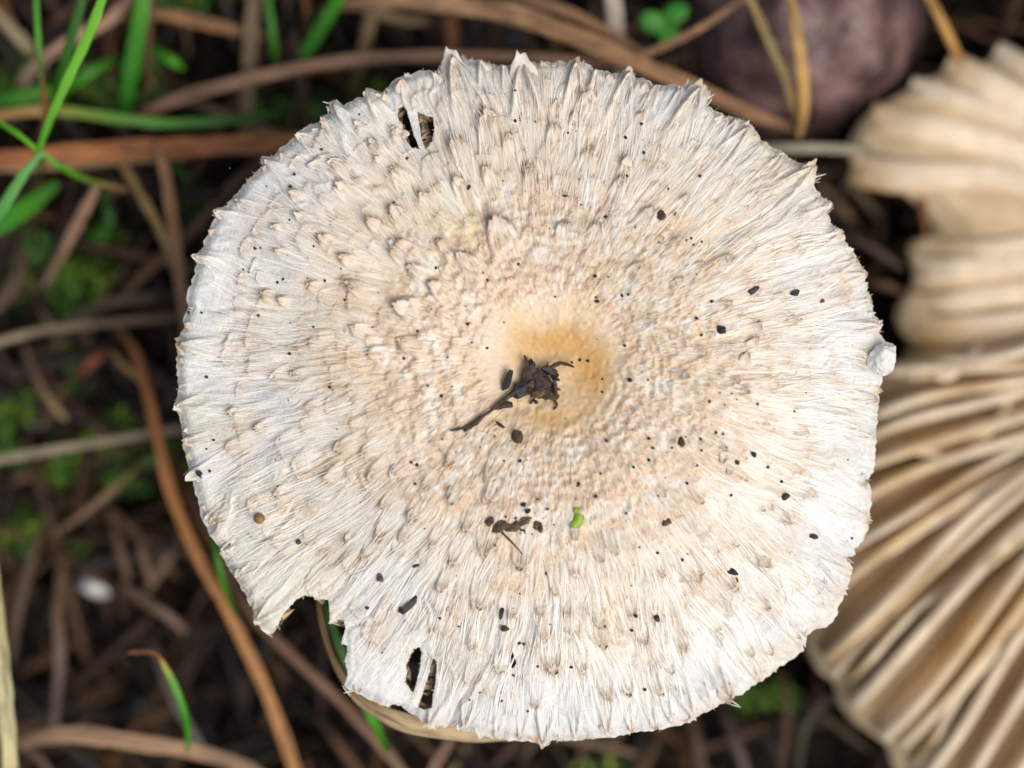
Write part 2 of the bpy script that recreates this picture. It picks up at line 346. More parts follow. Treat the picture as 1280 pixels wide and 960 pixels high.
# holes and the torn notch
HOLES = [
 [(497,136),(505,133),(508,137),(512,150),(517,168),(525,186),(515,185),(508,178),(505,165),(502,155),(497,147)],
 [(521,139),(532,144),(541,146),(543,162),(540,177),(532,186),(527,175),(524,157)],
 [(517,811),(525,809),(527,817),(524,840),(517,867),(511,860),(506,852),(509,840),(507,832)],
 [(541,822),(546,827),(545,850),(541,870),(540,885),(530,887),(522,884),(527,870),(535,845)],
 [(648,150),(650,141),(653,139),(652,148),(650,152)],
 [(638,833),(637,822),(641,814),(643,822),(646,828),(641,836)],
 [(279,685),(283,680),(289,678),(288,682),(282,687)],
 [(345,787),(352,770),(362,758),(370,750),(380,744),(392,746),(393,750),(404,749),(410,750),(412,764),(412,781),(420,775),(429,774),(432,785),(428,796),(427,805),(434,807),(434,816),(431,825),(435,842),(430,857),(428,875),(390,900),(320,850),(333,800)],
 [(484,885),(490,880),(500,882),(512,891),(522,896),(530,905),(520,912),(490,900)],
]
def in_poly(x, y, poly):
    c = np.zeros(x.shape, bool); p = poly; j = len(p) - 1
    for i in range(len(p)):
        xi, yi = p[i]; xj, yj = p[j]
        c ^= ((yi > y) != (yj > y)) & (x < (xj - xi) * (y - yi) / (yj - yi + 1e-9) + xi); j = i
    return c
fcx = 0.25 * (PX[:, :-1] + PX[:, 1:] + np.roll(PX, -1, 0)[:, :-1] + np.roll(PX, -1, 0)[:, 1:])
fcy = 0.25 * (PY[:, :-1] + PY[:, 1:] + np.roll(PY, -1, 0)[:, :-1] + np.roll(PY, -1, 0)[:, 1:])
gone = np.zeros(fcx.shape, bool)
for hp in HOLES: gone |= in_poly(fcx, fcy, hp)
# sag the fabric round the tears
for hp in HOLES:
    cx = np.mean([p[0] for p in hp]); cy = np.mean([p[1] for p in hp]); rad = max(math.hypot(p[0] - cx, p[1] - cy) for p in hp)
    H -= min(6, rad * .2) * np.exp(-(np.hypot(PX - cx, PY - cy) / (rad * 1.2)) ** 2)

# colour of the skin (linear), with the white crumb's shadow painted in
def mixa(c, b, f):
    f = np.clip(f, 0, 1)[..., None]; return c * (1 - f) + np.array(b) * f
cl = np.broadcast_to(np.array((0.72, 0.665, 0.58)), H.shape + (3,)).copy()
cl = mixa(cl, (0.68, 0.70, 0.705), sstep(TT + .07 * vnoise(40, 5, 61) + .03 * vnoise(160, 6, 62), .50, .86) * .92)
cl = mixa(cl, (0.77, 0.585, 0.42), (1 - sstep(RR + 40 * vnoise(22, 5, 63) + 22 * vnoise(120, 7, 64), 200, 350)) * .72)
big = vnoise(14, 6, 21); mid = vnoise(60, 12, 22); fin = vnoise(420, 14, 23)
cl = mixa(cl, (0.73, 0.56, 0.33), sstep(big + .5 * mid + .35 * fin, .2, 1.5) * .85 * (1 - .7 * sstep(TT, .55, .95)))
def blob(px, py, rx, ry, ang=0):
    a = math.radians(ang); X = PX - px; Y = PY - py
    u = X * math.cos(a) + Y * math.sin(a); v = -X * math.sin(a) + Y * math.cos(a)
    return np.exp(-((u / rx) ** 2 + (v / ry) ** 2))
ylw = sstep(vnoise(34, 4, 65) + .6 * vnoise(150, 6, 66), .5, 1.7) * sstep(TT, .55, .8); cl = mixa(cl, (0.72, 0.64, 0.44), ylw * .38)
strk = .55 + .45 * np.tanh(1.2 * vnoise(300, 12, 24))
for px, py, rx, ry, an, f, cc in ((575,292,70,40,-40,.85,(.76,.64,.34)),(450,300,60,50,0,.5,(.74,.64,.42)),(520,250,60,40,0,.5,(.74,.64,.40)),(850,330,90,60,0,.35,(.74,.6,.42)),(820,600,90,60,30,.4,(.72,.56,.37)),(480,520,80,50,0,.4,(.70,.53,.36)),(640,255,50,40,0,.45,(.74,.62,.38)),(385,590,60,18,-25,.8,(.66,.47,.25)),(410,640,35,14,-35,.6,(.68,.5,.28)),(420,480,70,22,10,.5,(.70,.53,.34)),(705,690,40,70,0,.75,(.70,.52,.30)),(790,760,70,60,40,.4,(.68,.54,.36)),(1082,447,14,16,0,.8,(.30,.21,.11)),(900,470,80,22,0,.35,(.68,.54,.37)),(470,800,50,14,-60,.35,(.66,.52,.34)),(570,830,14,50,0,.5,(.68,.5,.3)),(900,640,90,40,25,.35,(.68,.54,.36)),(440,330,60,40,30,.35,(.74,.66,.46))):  # tan and yellow patches; the small dark blob paints the white crumb's cast shadow
    cl = mixa(cl, cc, f * blob(px, py, rx, ry, an) * (strk if rx > 20 else 1))
cl = mixa(cl, (0.68, 0.52, 0.35), TANA * .7)
cl = mixa(cl, (0.55, 0.35, 0.19), TIP * (.95 - .4 * sstep(TT, .6, .95)))
mot = .9 * pnoise(15, 74) + .7 * pnoise(8, 75) + .3 * pnoise(40, 76)
cl = mixa(cl, (0.64, 0.46, 0.31), sstep(mot, .1, 1.3) * .7 * sstep(RR, 78, 110) * (1 - sstep(RR, 210, 330)))
cl = mixa(cl, (0.80, 0.76, 0.71), sstep(-mot, .1, 1.2) * .7 * sstep(RR, 85, 120) * (1 - sstep(RR, 230, 360)))
for px, py, rx in ((492,303,11),(465,276,11),(427,320,9),(512,331,8),(548,300,8),(566,171,12),(607,137,11),(620,273,14),(400,296,7),(490,258,8),(525,242,6),(435,354,8),(376,232,8),(466,176,7),(575,318,9),(540,353,9),(705,277,7),(407,596,8),(472,668,8),(477,632,7),(602,690,8),(565,624,9),(610,624,10),(515,650,9)):
    cl = mixa(cl, (.40, .225, .12), .8 * blob(px, py, rx, rx * .7) * np.clip(.6 + .5 * vnoise(300, 90, 29), 0, 1))
rimtip = sstep(TT, .985, 1.0) * sstep(vnoise(90, 3, 26), 0, 1.4)
cl = mixa(cl, (0.62, 0.45, 0.25), rimtip * .5)
# orange disc
dsc = np.hypot((PX - 690) / 88.0, (PY - 468) / 80.0) + .07 * pnoise(34, 77) + .04 * pnoise(12, 78)
cl = mixa(cl, (0.73, 0.555, 0.345), (1 - sstep(dsc, .65, 1.25)) * .95)
cl = mixa(cl, (0.58, 0.30, 0.07), np.clip(blob(690, 425, 66, 28) + blob(742, 472, 28, 40) + .8 * blob(690, 525, 30, 14), 0, 1) * .8 * (1 - sstep(dsc, .7, 1.2)))
cl = mixa(cl, (0.70, 0.60, 0.50), blob(615, 455, 22, 50) * .6)
dk = (1 - sstep(dsc, .9, 1.4)); cl = mixa(cl, (0.50, 0.27, 0.09), dk * .2 * sstep(pnoise(9, 79) + .6 * pnoise(4, 80), .5, 1.8)); cl = mixa(cl, (0.80, 0.68, 0.50), dk * .2 * sstep(pnoise(18, 81) + .5 * pnoise(5, 82), .5, 1.7))
cl = mixa(cl, (0.36, 0.22, 0.12), .5 * (blob(645, 520, 30, 16, -30) + blob(660, 500, 34, 12)) * sstep(pnoise(6, 83), -.2, 1))

def cap_xyz(px, py, h):
    z = h * K; s = (D - z) / D
    return np.stack([(px - 640) * K * s, (480 - py) * K * s, z], -1)
MC = cap_xyz(np.array([690.0]), np.array([470.0]), np.array([0.0]))[0]
mush_base = Vector((MC[0] + 0.004, MC[1] - 0.004, float(ground_z(MC[0], MC[1])[0])))
mush = empty('mushroom', mush_base)
tag(mush, 'large pale shaggy mushroom cap seen from above with torn notched margin', 'mushroom')

V = cap_xyz(PX, PY, H).reshape(-1, 3)
idx = np.arange(NT * NR).reshape(NT, NR); nx = np.roll(idx, -1, 0)
Q = np.stack([idx[:, :-1], idx[:, 1:], nx[:, 1:], nx[:, :-1]], -1)
keep = ~gone
Qk = Q[keep]
# boundary edges of what is left
E = np.concatenate([Qk[:, [0, 1]], Qk[:, [1, 2]], Qk[:, [2, 3]], Qk[:, [3, 0]]])
key = np.minimum(E[:, 0], E[:, 1]).astype(np.int64) * (NT * NR) + np.maximum(E[:, 0], E[:, 1])
u, inv, cnt = np.unique(key, return_inverse=True, return_counts=True)
Bd = E[cnt[inv] == 1]
colr_ = np.arange(NT * NR) % NR
Bd = Bd[~((colr_[Bd[:, 0]] == 0) & (colr_[Bd[:, 1]] == 0))]
bv = np.unique(Bd)
# pull torn edges on to their outlines
hb = bv[colr_[bv] < NR - 1]
segs = []
for hp in HOLES:
    for i in range(len(hp)): segs.append((hp[i - 1], hp[i]))
segs = np.array(segs, float)
pp = np.stack([PX.ravel()[hb], PY.ravel()[hb]], 1)
a0 = segs[:, 0][None]; d0 = (segs[:, 1] - segs[:, 0])[None]
tt = np.clip(((pp[:, None] - a0) * d0).sum(-1) / ((d0 ** 2).sum(-1) + 1e-9), 0, 1)
prj = a0 + d0 * tt[..., None]; ds = np.hypot(*(np.moveaxis(prj - pp[:, None], -1, 0))); bi = ds.argmin(1)
best = prj[np.arange(len(hb)), bi]; okm = ds[np.arange(len(hb)), bi] < 2.2
wgl = best + RN.normal(0, .35, best.shape)
V[hb[okm]] = cap_xyz(wgl[okm, 0], wgl[okm, 1], H.ravel()[hb[okm]])
# flesh wall under every edge, leaning inwards, then the underside
nV = len(V); mp = -np.ones(nV, int); mp[bv] = np.arange(len(bv))
ctr = np.array([MC[0], MC[1], 0])
layers = []; colsB = []
inw = np.zeros((len(bv), 2))
cen3 = V[Qk].mean(1); acc = np.zeros((nV, 3)); cn = np.zeros(nV)
for k_ in range(4): np.add.at(acc, Qk[:, k_], cen3); np.add.at(cn, Qk[:, k_], 1)
dirn = (acc[bv] / cn[bv][:, None] - V[bv])[:, :2]; dirn /= (np.linalg.norm(dirn, axis=1)[:, None] + 1e-12)
jit = RN.uniform(.7, 1.3, len(bv)); jit = np.convolve(np.r_[jit[-4:], jit, jit[:4]], np.ones(5) / 5, 'same')[4:-4]
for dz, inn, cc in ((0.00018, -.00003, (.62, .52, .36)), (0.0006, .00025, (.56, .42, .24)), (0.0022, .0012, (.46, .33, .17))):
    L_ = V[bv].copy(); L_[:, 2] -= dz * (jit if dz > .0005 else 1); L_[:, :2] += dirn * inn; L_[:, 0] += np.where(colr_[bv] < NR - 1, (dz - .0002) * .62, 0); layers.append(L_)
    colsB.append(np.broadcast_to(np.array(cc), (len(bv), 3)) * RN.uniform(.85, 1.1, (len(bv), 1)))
allV = np.concatenate([V] + layers)
sk = []
prev0, prev1 = Bd[:, 0], Bd[:, 1]
for q in range(3):
    n0 = nV + q * len(bv) + mp[Bd[:, 0]]; n1 = nV + q * len(bv) + mp[Bd[:, 1]]
    sk.append(np.stack([prev1, prev0, n0, n1], 1)); prev0, prev1 = n0, n1
allQ = np.concatenate([Qk] + sk)
me = npmesh('cap', allV - np.array(mush_base), allQ, M['cap'])
attr_c(me, 'col', np.concatenate([cl.reshape(-1, 3)] + colsB))
fv = np.stack([np.cos(TTH + WARP) * 62, np.sin(TTH + WARP) * 62, RR * 0.045], -1).reshape(-1, 3)
# fibres keep about the same width at every radius
fr = (fv[:, :2].T * (0.35 + 0.65 * (RR.ravel() / 420.0))).T
fv = np.concatenate([fr, fv[:, 2:3]], 1)
attr_v(me, 'fib', np.concatenate([fv] + [fv[bv]] * 3))
rg_ = (.08 + .92 * sstep(dsc, .6, 1.3)).ravel(); attr_f(me, 'rough', np.concatenate([rg_] + [rg_[bv]] * 3))
# drop vertices that no face uses
bm = bmesh.new(); bm.from_mesh(me)
bmesh.ops.delete(bm, geom=[v for v in bm.verts if not v.link_faces], context='VERTS'); bm.to_mesh(me); bm.free()
cap = bpy.data.objects.new('cap', me); link(cap, mush, mush_base)
tag(cap, 'cream white cap with radial fibres, tan scale tips and an orange brown sunken disc')

def Hat(px, py):
    """height of the cap (px units) below a photograph pixel"""
    px = np.asarray(px, float); py = np.asarray(py, float)
    dx, dy = px - C[0], -(py - C[1]); th = np.arctan2(dy, dx); r = np.hypot(dx, dy)
    a = (th + np.pi) / (2 * np.pi) * NT; i0 = np.floor(a).astype(int) % NT; i1 = (i0 + 1) % NT; fa = a - np.floor(a)
    out = 0
    for i, wt in ((i0, 1 - fa), (i1, fa)):
        t = np.clip(r / Rs[i], 0, 1); jf = t ** (1 / .85) * (NR - 1); j = np.clip(np.floor(jf).astype(int), 0, NR - 2); fj = jf - j
        out = out + wt * (H[i, j] * (1 - fj) + H[i, j + 1] * fj)
    return out
def Cat(px, py):
    """skin colour at a photograph pixel"""
    dx, dy = px - C[0], -(py - C[1]); th = np.arctan2(dy, dx); r = np.hypot(dx, dy)
    i = np.round((th + np.pi) / (2 * np.pi) * NT).astype(int) % NT
    j = np.clip(np.round(np.clip(r / Rs[i], 0, 1) ** (1 / .85) * (NR - 1)).astype(int), 0, NR - 1)
    return cl[i, j]
def capP(px, py, up=0.0):
    return Vector(cap_xyz(np.array(float(px)), np.array(float(py)), Hat(px, py) + up))
def in_holes(px, py):
    r = np.zeros(np.shape(px), bool)
    for hp in HOLES: r |= in_poly(np.asarray(px, float), np.asarray(py, float), hp)
    return r

# ---- fibres lying on the cap
def fibres(n, r0, r1, lmin, lmax, wmin, wmax, jitter, lift, seed, palette):
    g_ = np.random.default_rng(seed)
    th = g_.uniform(-np.pi, np.pi, n); ro = Rout(th)
    r = np.sqrt(g_.uniform((r0 / 440.) ** 2, 1.0, n)) * ro * r1
    Ln = g_.uniform(lmin, lmax, n) * np.clip(r / 300, .35, 1.1)
    x0 = C[0] + r * np.cos(th); y0 = C[1] - r * np.sin(th); flow = np.zeros(n); dn_ = np.zeros(n)
    for q in range(10):
        kk = np.array((math.cos(q * 2.4), math.sin(q * 2.4))) * 2 * math.pi / (45 + 14 * q)
        flow += .06 * np.sin(kk[0] * x0 + kk[1] * y0 + q * 1.7); dn_ += np.sin(1.6 * (kk[1] * x0 - kk[0] * y0) + q * 2.9)
    keep_ = g_.random(n) < np.clip(.62 + .22 * dn_, .12, 1.0) * np.where((x0 < 430) & (r > 230), .75, 1.0)
    th, ro, r, Ln, flow = th[keep_], ro[keep_], r[keep_], Ln[keep_], flow[keep_]; n = len(th)
    a = th + flow + g_.normal(0, jitter, n); cur = g_.normal(0, jitter * 1.6, n)
    S = 8; s = np.linspace(-.5, .5, S)
    x = np.zeros((n, S)); y = np.zeros((n, S))
    ang = a[:, None] + cur[:, None] * (s[None] * 2)
    sx = np.cos(ang); sy = np.sin(ang)
    x = np.cumsum(sx, 1) * (Ln / S)[:, None]; y = np.cumsum(sy, 1) * (Ln / S)[:, None]
    px = C[0] + r[:, None] * np.cos(th)[:, None] + x - x.mean(1)[:, None]
    py = C[1] - r[:, None] * np.sin(th)[:, None] - (y - y.mean(1)[:, None])
    rp = np.hypot(px - C[0], py - C[1]); tp = np.arctan2(-(py - C[1]), px - C[0])
    ok = (rp < Rout(tp) - 1.0).all(1) & ~in_holes(px, py).any(1)
    px, py, ang, Ln = px[ok], py[ok], ang[ok], Ln[ok]; n = len(px)
    wd = g_.uniform(wmin, wmax, n)
    prof = np.sin(np.linspace(.12, np.pi - .12, S)) ** .6
    hw = wd[:, None] * .5 * prof[None]
    nxv = np.sin(ang); nyv = np.cos(ang)          # across the strand, in image axes
    h = Hat(px, py); hs = h.copy(); hs[:, 1:-1] = (h[:, :-2] + 2 * h[:, 1:-1] + h[:, 2:]) / 4
    lf = g_.uniform(.2, 1, n)[:, None] * lift * np.sin(np.linspace(0, np.pi, S))[None]
    base = np.maximum(h, hs)
    up = base + .15 + lf + wd[:, None] * .30 * prof[None]
    dn = base - .5 + lf * .9
    v = np.stack([cap_xyz(px + nxv * hw, py + nyv * hw, dn), cap_xyz(px, py, up), cap_xyz(px - nxv * hw, py - nyv * hw, dn)], 2)
    b_ = (np.arange(n) * S * 3)[:, None, None] + (np.arange(S - 1) * 3)[None, :, None]
    f = np.concatenate([np.stack([b_ + 0, b_ + 1, b_ + 4, b_ + 3], -1), np.stack([b_ + 1, b_ + 2, b_ + 5, b_ + 4], -1)], 2).reshape(-1, 4)
    pal = np.array(palette); wts = g_.random(n); rmid = np.hypot(px.mean(1) - C[0], py.mean(1) - C[1])
    # inner strands warmer, outer paler
    bun = np.sin(px.mean(1) * .21 + 2 * np.sin(py.mean(1) * .13)) * np.sin(py.mean(1) * .19 + 1.5 * np.sin(px.mean(1) * .11))
    ci = np.clip((1 - rmid / 400) * .85 + .3 * bun + g_.normal(0, .3, n), 0, 1)
    c = pal[0] * (1 - ci)[:, None] + pal[1] * ci[:, None]; wb = np.clip(.62 - .35 * (rmid - 200) / 200, .25, .62)[:, None]; c = (1 - wb) * c + wb * np.minimum(Cat(px.mean(1), py.mean(1)) * 1.16 + .02, .86); c *= g_.uniform(.82, 1.08, n)[:, None]
    cc = np.repeat(c, S * 3, 0)
    return v.reshape(-1, 3), f, cc
fa = fibres(21000, 120, 1.0, 16, 60, .7, 1.5, .09, .4, 31, ((.89, .885, .875), (.77, .62, .45)))
fb = fibres(450, 150, 1.0, 18, 50, 1.0, 2.0, .35, 1.6, 32, ((.80, .76, .68), (.72, .55, .39)))
fc = fibres(4200, 240, 1.0, 44, 110, 1.2, 2.8, .06, .7, 33, ((.89, .885, .87), (.78, .63, .45)))
def strands(px, py, h, wd, cc):
    """ribbons from (n,S) pixel paths with heights; wd (n,), cc (n,S,3)"""
    n, S = px.shape; dx = np.gradient(px, axis=1); dy = np.gradient(py, axis=1); l = np.hypot(dx, dy) + 1e-6
    prof = np.sin(np.linspace(.25, np.pi - .2, S)) ** .5; hw = wd[:, None] * .5 * prof[None]
    ax, ay = -dy / l * hw, dx / l * hw
    v = np.stack([cap_xyz(px + ax, py + ay, h - .5), cap_xyz(px, py, h + wd[:, None] * .3), cap_xyz(px - ax, py - ay, h - .5)], 2)
    b_ = (np.arange(n) * S * 3)[:, None, None] + (np.arange(S - 1) * 3)[None, :, None]
    f = np.concatenate([np.stack([b_ + 0, b_ + 1, b_ + 4, b_ + 3], -1), np.stack([b_ + 1, b_ + 2, b_ + 5, b_ + 4], -1)], 2).reshape(-1, 4)
    return v.reshape(-1, 3), f, np.repeat(cc.reshape(-1, 3), 3, 0)
def tufts(items, seed):
    """strands gathered into the raised tip of each scale"""
    g_ = np.random.default_rng(seed); X, Y, Z, Wd_, Cc = [], [], [], [], []; S = 8; s = np.linspace(0, 1, S)
    for px, py, L, Wh, n, lift, tanw in items:
        th = math.atan2(-(py - C[1]), px - C[0]); ca, sa = math.cos(th), math.sin(th)
        v0 = g_.uniform(-1, 1, n); ln = L * g_.uniform(.55, 1.15, n); ov = g_.uniform(-.16, .025, n) * L
        u = -ln[:, None] * (1 - s)[None] + ov[:, None] * s[None]
        v = Wh * v0[:, None] * (1 - g_.uniform(.0, .5, n)[:, None] * s[None] ** 1.6) + g_.normal(0, 1.0, n)[:, None] * np.sin(s * 3.0)[None]
        x = px + u * ca - v * sa; y = py - (u * sa + v * ca)
        h = Hat(x, y); h[:, 1:-1] = np.maximum(h[:, 1:-1], (h[:, :-2] + h[:, 2:]) / 2)
        h = np.maximum(h, Hat(px, py) - 12) + .2 + lift * g_.uniform(.3, 1.1, n)[:, None] * s[None] ** 2.2
        k = np.minimum((s[None] ** 2.5) * g_.uniform(.2, 1, n)[:, None] * tanw, 1.15)
        ca_ = (.5 * np.array((.83, .80, .75)) + .5 * np.minimum(Cat(x[:, 2], y[:, 2]) * 1.15 + .02, .86)) * g_.uniform(.84, 1.03, n)[:, None]; ct = np.array((.66, .48, .30))
        X.append(x); Y.append(y); Z.append(h); Wd_.append(g_.uniform(.7, 1.5, n)); Cc.append(ca_[:, None] * (1 - k[..., None]) + ct * k[..., None])
    X, Y, Z, Wd_, Cc = map(np.concatenate, (X, Y, Z, Wd_, Cc)); ok = ~in_holes(X, Y).any(1)
    return strands(X[ok], Y[ok], Z[ok], Wd_[ok], Cc[ok])
items = [(px, py, s_ * R.uniform(1.5, 3.0), s_ * R.uniform(.6, .95), int(10 + s_ * .9), (1.0 + s_ * .07) * (1.5 if py < 400 else 1), 1.15 if py < 400 else .9) for px, py, s_ in TIPS]
items += [(px, py, L_ * 1.05, s_ * .7, int(12 + s_ * .9), 1.2 + s_ * .08, .4) for px, py, s_, L_ in RIMT]
items += [(px, py, sp * R.uniform(1.2, 2.0), sp * R.uniform(.45, .8), 7, .6 + sp * .03, .8) for px, py, rr, sp in FILL if rr > 120]
ft = tufts(items, 34)
# frayed ends along the margin and the tears
g_ = np.random.default_rng(35); nfr = 1500; pk = g_.integers(0, len(bv), nfr); pv = V[bv[pk]]; so_ = (D / (D - pv[:, 2]))
bx, by = pv[:, 0] / K * so_ + 640, 480 - pv[:, 1] / K * so_; bh = pv[:, 2] / K
ox, oy = -dirn[pk, 0], dirn[pk, 1]; tx, ty = -oy, ox; s_ = np.linspace(0, 1, 6)
ln_in = g_.uniform(6, 20, nfr); ln_out = np.where((g_.random(nfr) < .04) & (colr_[bv[pk]] == NR - 1), g_.uniform(1, 4, nfr), g_.uniform(-2, .6, nfr)); sk_ = g_.normal(0, .5, nfr)
u_ = -ln_in[:, None] + (ln_in + ln_out)[:, None] * s_[None]; w_ = sk_[:, None] * (u_ + ln_in[:, None]) * .5 + g_.normal(0, 1.2, nfr)[:, None] * s_[None] ** 2
fx2 = bx[:, None] + ox[:, None] * u_ + tx[:, None] * w_; fy2 = by[:, None] + oy[:, None] * u_ + ty[:, None] * w_
hh_ = np.where(u_ < 0, Hat(fx2, fy2), bh[:, None] + .4 - .25 * np.maximum(u_, 0)) + .25
hh_ = np.minimum(hh_, bh[:, None] + 9)
fcol = np.array((.86, .83, .77)) * g_.uniform(.8, 1.03, (nfr, 1)); kf = (s_ ** 3)[None, :, None] * g_.uniform(0, .8, nfr)[:, None, None]
kp_ = ~(in_holes(fx2, fy2) & (u_ < -1.5)).any(1)
ff = strands(fx2[kp_], fy2[kp_], hh_[kp_], g_.uniform(.7, 1.7, nfr)[kp_], (fcol[:, None] * (1 - kf) + np.array((.70, .54, .33)) * kf)[kp_])
vs, fs, cs, o_ = [], [], [], 0
for v, f, c in (fa, fb, fc, ft, ff): vs.append(v); fs.append(f + o_); cs.append(c); o_ += len(v)
me = npmesh('fibre', np.concatenate(vs) - np.array(mush_base), np.concatenate(fs), M['fibre']); attr_c(me, 'col', np.concatenate(cs))
fo = bpy.data.objects.new('fibre', me); link(fo, cap, mush_base); tag(fo, 'fine silky radial fibres matted over the cap', None, None, 'stuff')

# ---- upturned scale tips, each a small curled flap
def flap_mesh(seed, white=False):
    r = random.Random(seed); NS, NV = 7, 5
    a0 = r.uniform(.05, .3); a1 = r.uniform(.15, 1.0); wt = r.uniform(.25, .6); cup = r.uniform(.10, .32); tw = r.uniform(-.35, .35)
    top = []; x = -.75; z = -.10
    prevx, prevz = x, z
    for i in range(NS):
        s = i / (NS - 1); ph = a0 + a1 * s ** 1.8
        if i: x += math.cos(ph) * 1.15 / (NS - 1); z += math.sin(ph) * .75 / (NS - 1)
        wdt = .5 * ((1 - s) ** .6 * (1 - wt) + wt) * (0.75 + .25 * math.sin(math.pi * min(1, s * 1.3)))
        row = []
        for j in range(NV):
            v = j / (NV - 1) * 2 - 1
            rg = r.uniform(-.16, .16) * (s * s + .1)
            row.append(Vector((x + rg - .10 * v * v * s + tw * s * v * .3, v * wdt + tw * s * .25, z + cup * v * v * (.4 + s) * wdt * 1.6 + r.uniform(-.03, .03))))
        top.append(row)
    vs = []; cs = []
    for lay in (0, 1):
        for i in range(NS):
            for j in range(NV):
                p = top[i][j].copy(); s = i / (NS - 1)
                if lay:
                    ph = a0 + a1 * s ** 1.8; th = .10 * (1 - .5 * s) * (1 if 0 < j < NV - 1 else .35); p += Vector((math.sin(ph), 0, -math.cos(ph))) * th
                vs.append(p)
                t = max(0, s - .35) / .65; k = t * r.uniform(.5, 1)
                ca = (.80, .74, .65); cb = (.84, .81, .76) if white else (.54, .34, .18)
                cs.append([ca[q] * (1 - k) + cb[q] * k for q in range(3)])
    fs = []; n = NS * NV
    for i in range(NS - 1):
        for j in range(NV - 1):
            a = i * NV + j; fs.append((a, a + NV, a + NV + 1, a + 1)); a += n; fs.append((a, a + 1, a + NV + 1, a + NV))
    for i in range(NS - 1):
        for j, fl in ((0, 0), (NV - 1, 1)):
            a = i * NV + j; q = (a, a + n, a + n + NV, a + NV); fs.append(q if not fl else q[::-1])
    for j in range(NV - 1):
        a = (NS - 1) * NV + j; fs.append((a, a + n, a + n + 1, a + 1)); a = j; fs.append((a + 1, a + n + 1, a + n, a))
    me = npmesh('scale', np.array(vs), np.array(fs), M['scale']); attr_c(me, 'col', np.array(cs)); return me
FL = [flap_mesh(100 + i) for i in range(12)]; FLW = [flap_mesh(200 + i, True) for i in range(5)]
def put_scale(px, py, size, rot=0.0, white=False, up=0.0, zs=1.0):
    me = R.choice(FLW if white else FL)
    o = bpy.data.objects.new('scale', me)
    p = capP(px, py, up)
    dx, dy = px - C[0], -(py - C[1]); th = math.atan2(dy, dx)
    ex, ey = math.cos(th), math.sin(th)
    pa = capP(px - ex * 14, py + ey * 14); slope = math.atan2((p.z - up * K) - pa.z, 14 * K) * .6
    o.matrix_local = Matrix.Identity(4)
    link(o, cap, p)
    o.rotation_euler = (R.uniform(-.15, .15), -slope, th + rot)
    s = size * K * 1.05; o.scale = (s, s * R.uniform(.85, 1.25), s * zs)
for px, py, s in TIPS:
    put_scale(px, py, s * R.uniform(.75, 1.1), R.uniform(-.25, .25), R.random() < .15, 1.5 if py < 400 else 0, zs=R.uniform(.6, 1.0))
for px, py, s, L in RIMT:
    dx, dy = C[0] - px, C[1] - py; d = math.hypot(dx, dy)
    put_scale(px + dx / d * 3, py + dy / d * 3, s * R.uniform(1.0, 1.5), R.uniform(-.4, .4), R.random() < .6, 1.5, R.uniform(.7, 1.1))
# larger pale curls seen singly
for px, py, s, rt, wh in ((392,206,19,.9,True),(403,197,17,.5,True),(317,337,18,1.1,True),(322,348,13,1.3,True),(343,284,14,.3,True),(947,409,20,.6,False),(942,425,19,1.0,False),(932,446,18,1.3,False),(872,112,24,.2,True),(880,122,20,-.3,True),(862,107,17,.3,True),(1014,210,20,.2,True),(1012,224,16,-.5,True),(1018,740,26,.4,True),(1024,752,20,-.4,True),(1040,747,17,.2,True),(875,722,20,.1,True),(852,723,16,.4,False),(393,163,9,.2,True),(445,153,9,0,True),(472,120,12,.3,True),(905,575,15,-1.2,False),(912,590,13,-1.3,False),(680,925,17,.2,True),(600,918,12,.3,True),(740,117,12,0,True)):
    put_scale(px, py, s, rt, wh, .5, 1.0)
big_fill = [f for f in FILL if f[2] > 175 and f[1] < 900]
R.shuffle(big_fill)
for q_ in range(46):
    a_ = 2 * math.pi * (q_ + R.uniform(-.4, .4)) / 46; ro_ = float(Rout(a_)) - R.uniform(1, 7)
    x_, y_ = C[0] + ro_ * math.cos(a_), C[1] - ro_ * math.sin(a_)
    if not bool(in_holes(np.array(x_), np.array(y_))): put_scale(x_, y_, R.uniform(8, 15), R.uniform(-.6, .6), R.random() < .5, 1.2, R.uniform(.7, 1.1))
for px, py, rr, sp in big_fill[:12]:
    put_scale(px, py, R.uniform(6, 11), R.uniform(-.5, .5), R.random() < .2, 0, R.uniform(.5, .9))

# ---- underside and stem
gi_n, gi_r = 360, 14
th = np.linspace(-np.pi, np.pi, gi_n, endpoint=False); tt_ = np.linspace(.12, .93, gi_r)
GT, GTH = np.meshgrid(tt_, th)
gr = GT * Rs[np.clip(((GTH + np.pi) / (2 * np.pi) * NT).astype(int), 0, NT - 1)]
gpx = C[0] + gr * np.cos(GTH); gpy = C[1] - gr * np.sin(GTH)
gh = 58 * (1 - GT ** 2.5) - 20 - 42 * (1 - GT) - 14 * (np.arange(gi_n) % 2)[:, None] * (1 - .5 * GT)
Vg = cap_xyz(gpx, gpy, gh).reshape(-1, 3); ig = np.arange(gi_n * gi_r).reshape(gi_n, gi_r); ng = np.roll(ig, -1, 0)
Fg = np.stack([ig[:, :-1], ng[:, :-1], ng[:, 1:], ig[:, 1:]], -1).reshape(-1, 4)
fx = gpx.reshape(-1)[Fg].mean(1); fy = gpy.reshape(-1)[Fg].mean(1)
nearh = np.zeros(len(fx), bool)
for hp in HOLES:
    c_ = np.mean(hp, 0); big_ = [(c_[0] + (p[0] - c_[0]) * 2.4, c_[1] + (p[1] - c_[1]) * 2.2) for p in hp]; nearh |= in_poly(fx, fy, big_)
Fg = Fg[~nearh]
me = npmesh('gill_layer', Vg - np.array(mush_base), Fg, M['flesh'], False)
attr_c(me, 'col', np.broadcast_to(np.array((.50, .38, .22)), (len(Vg), 3)))
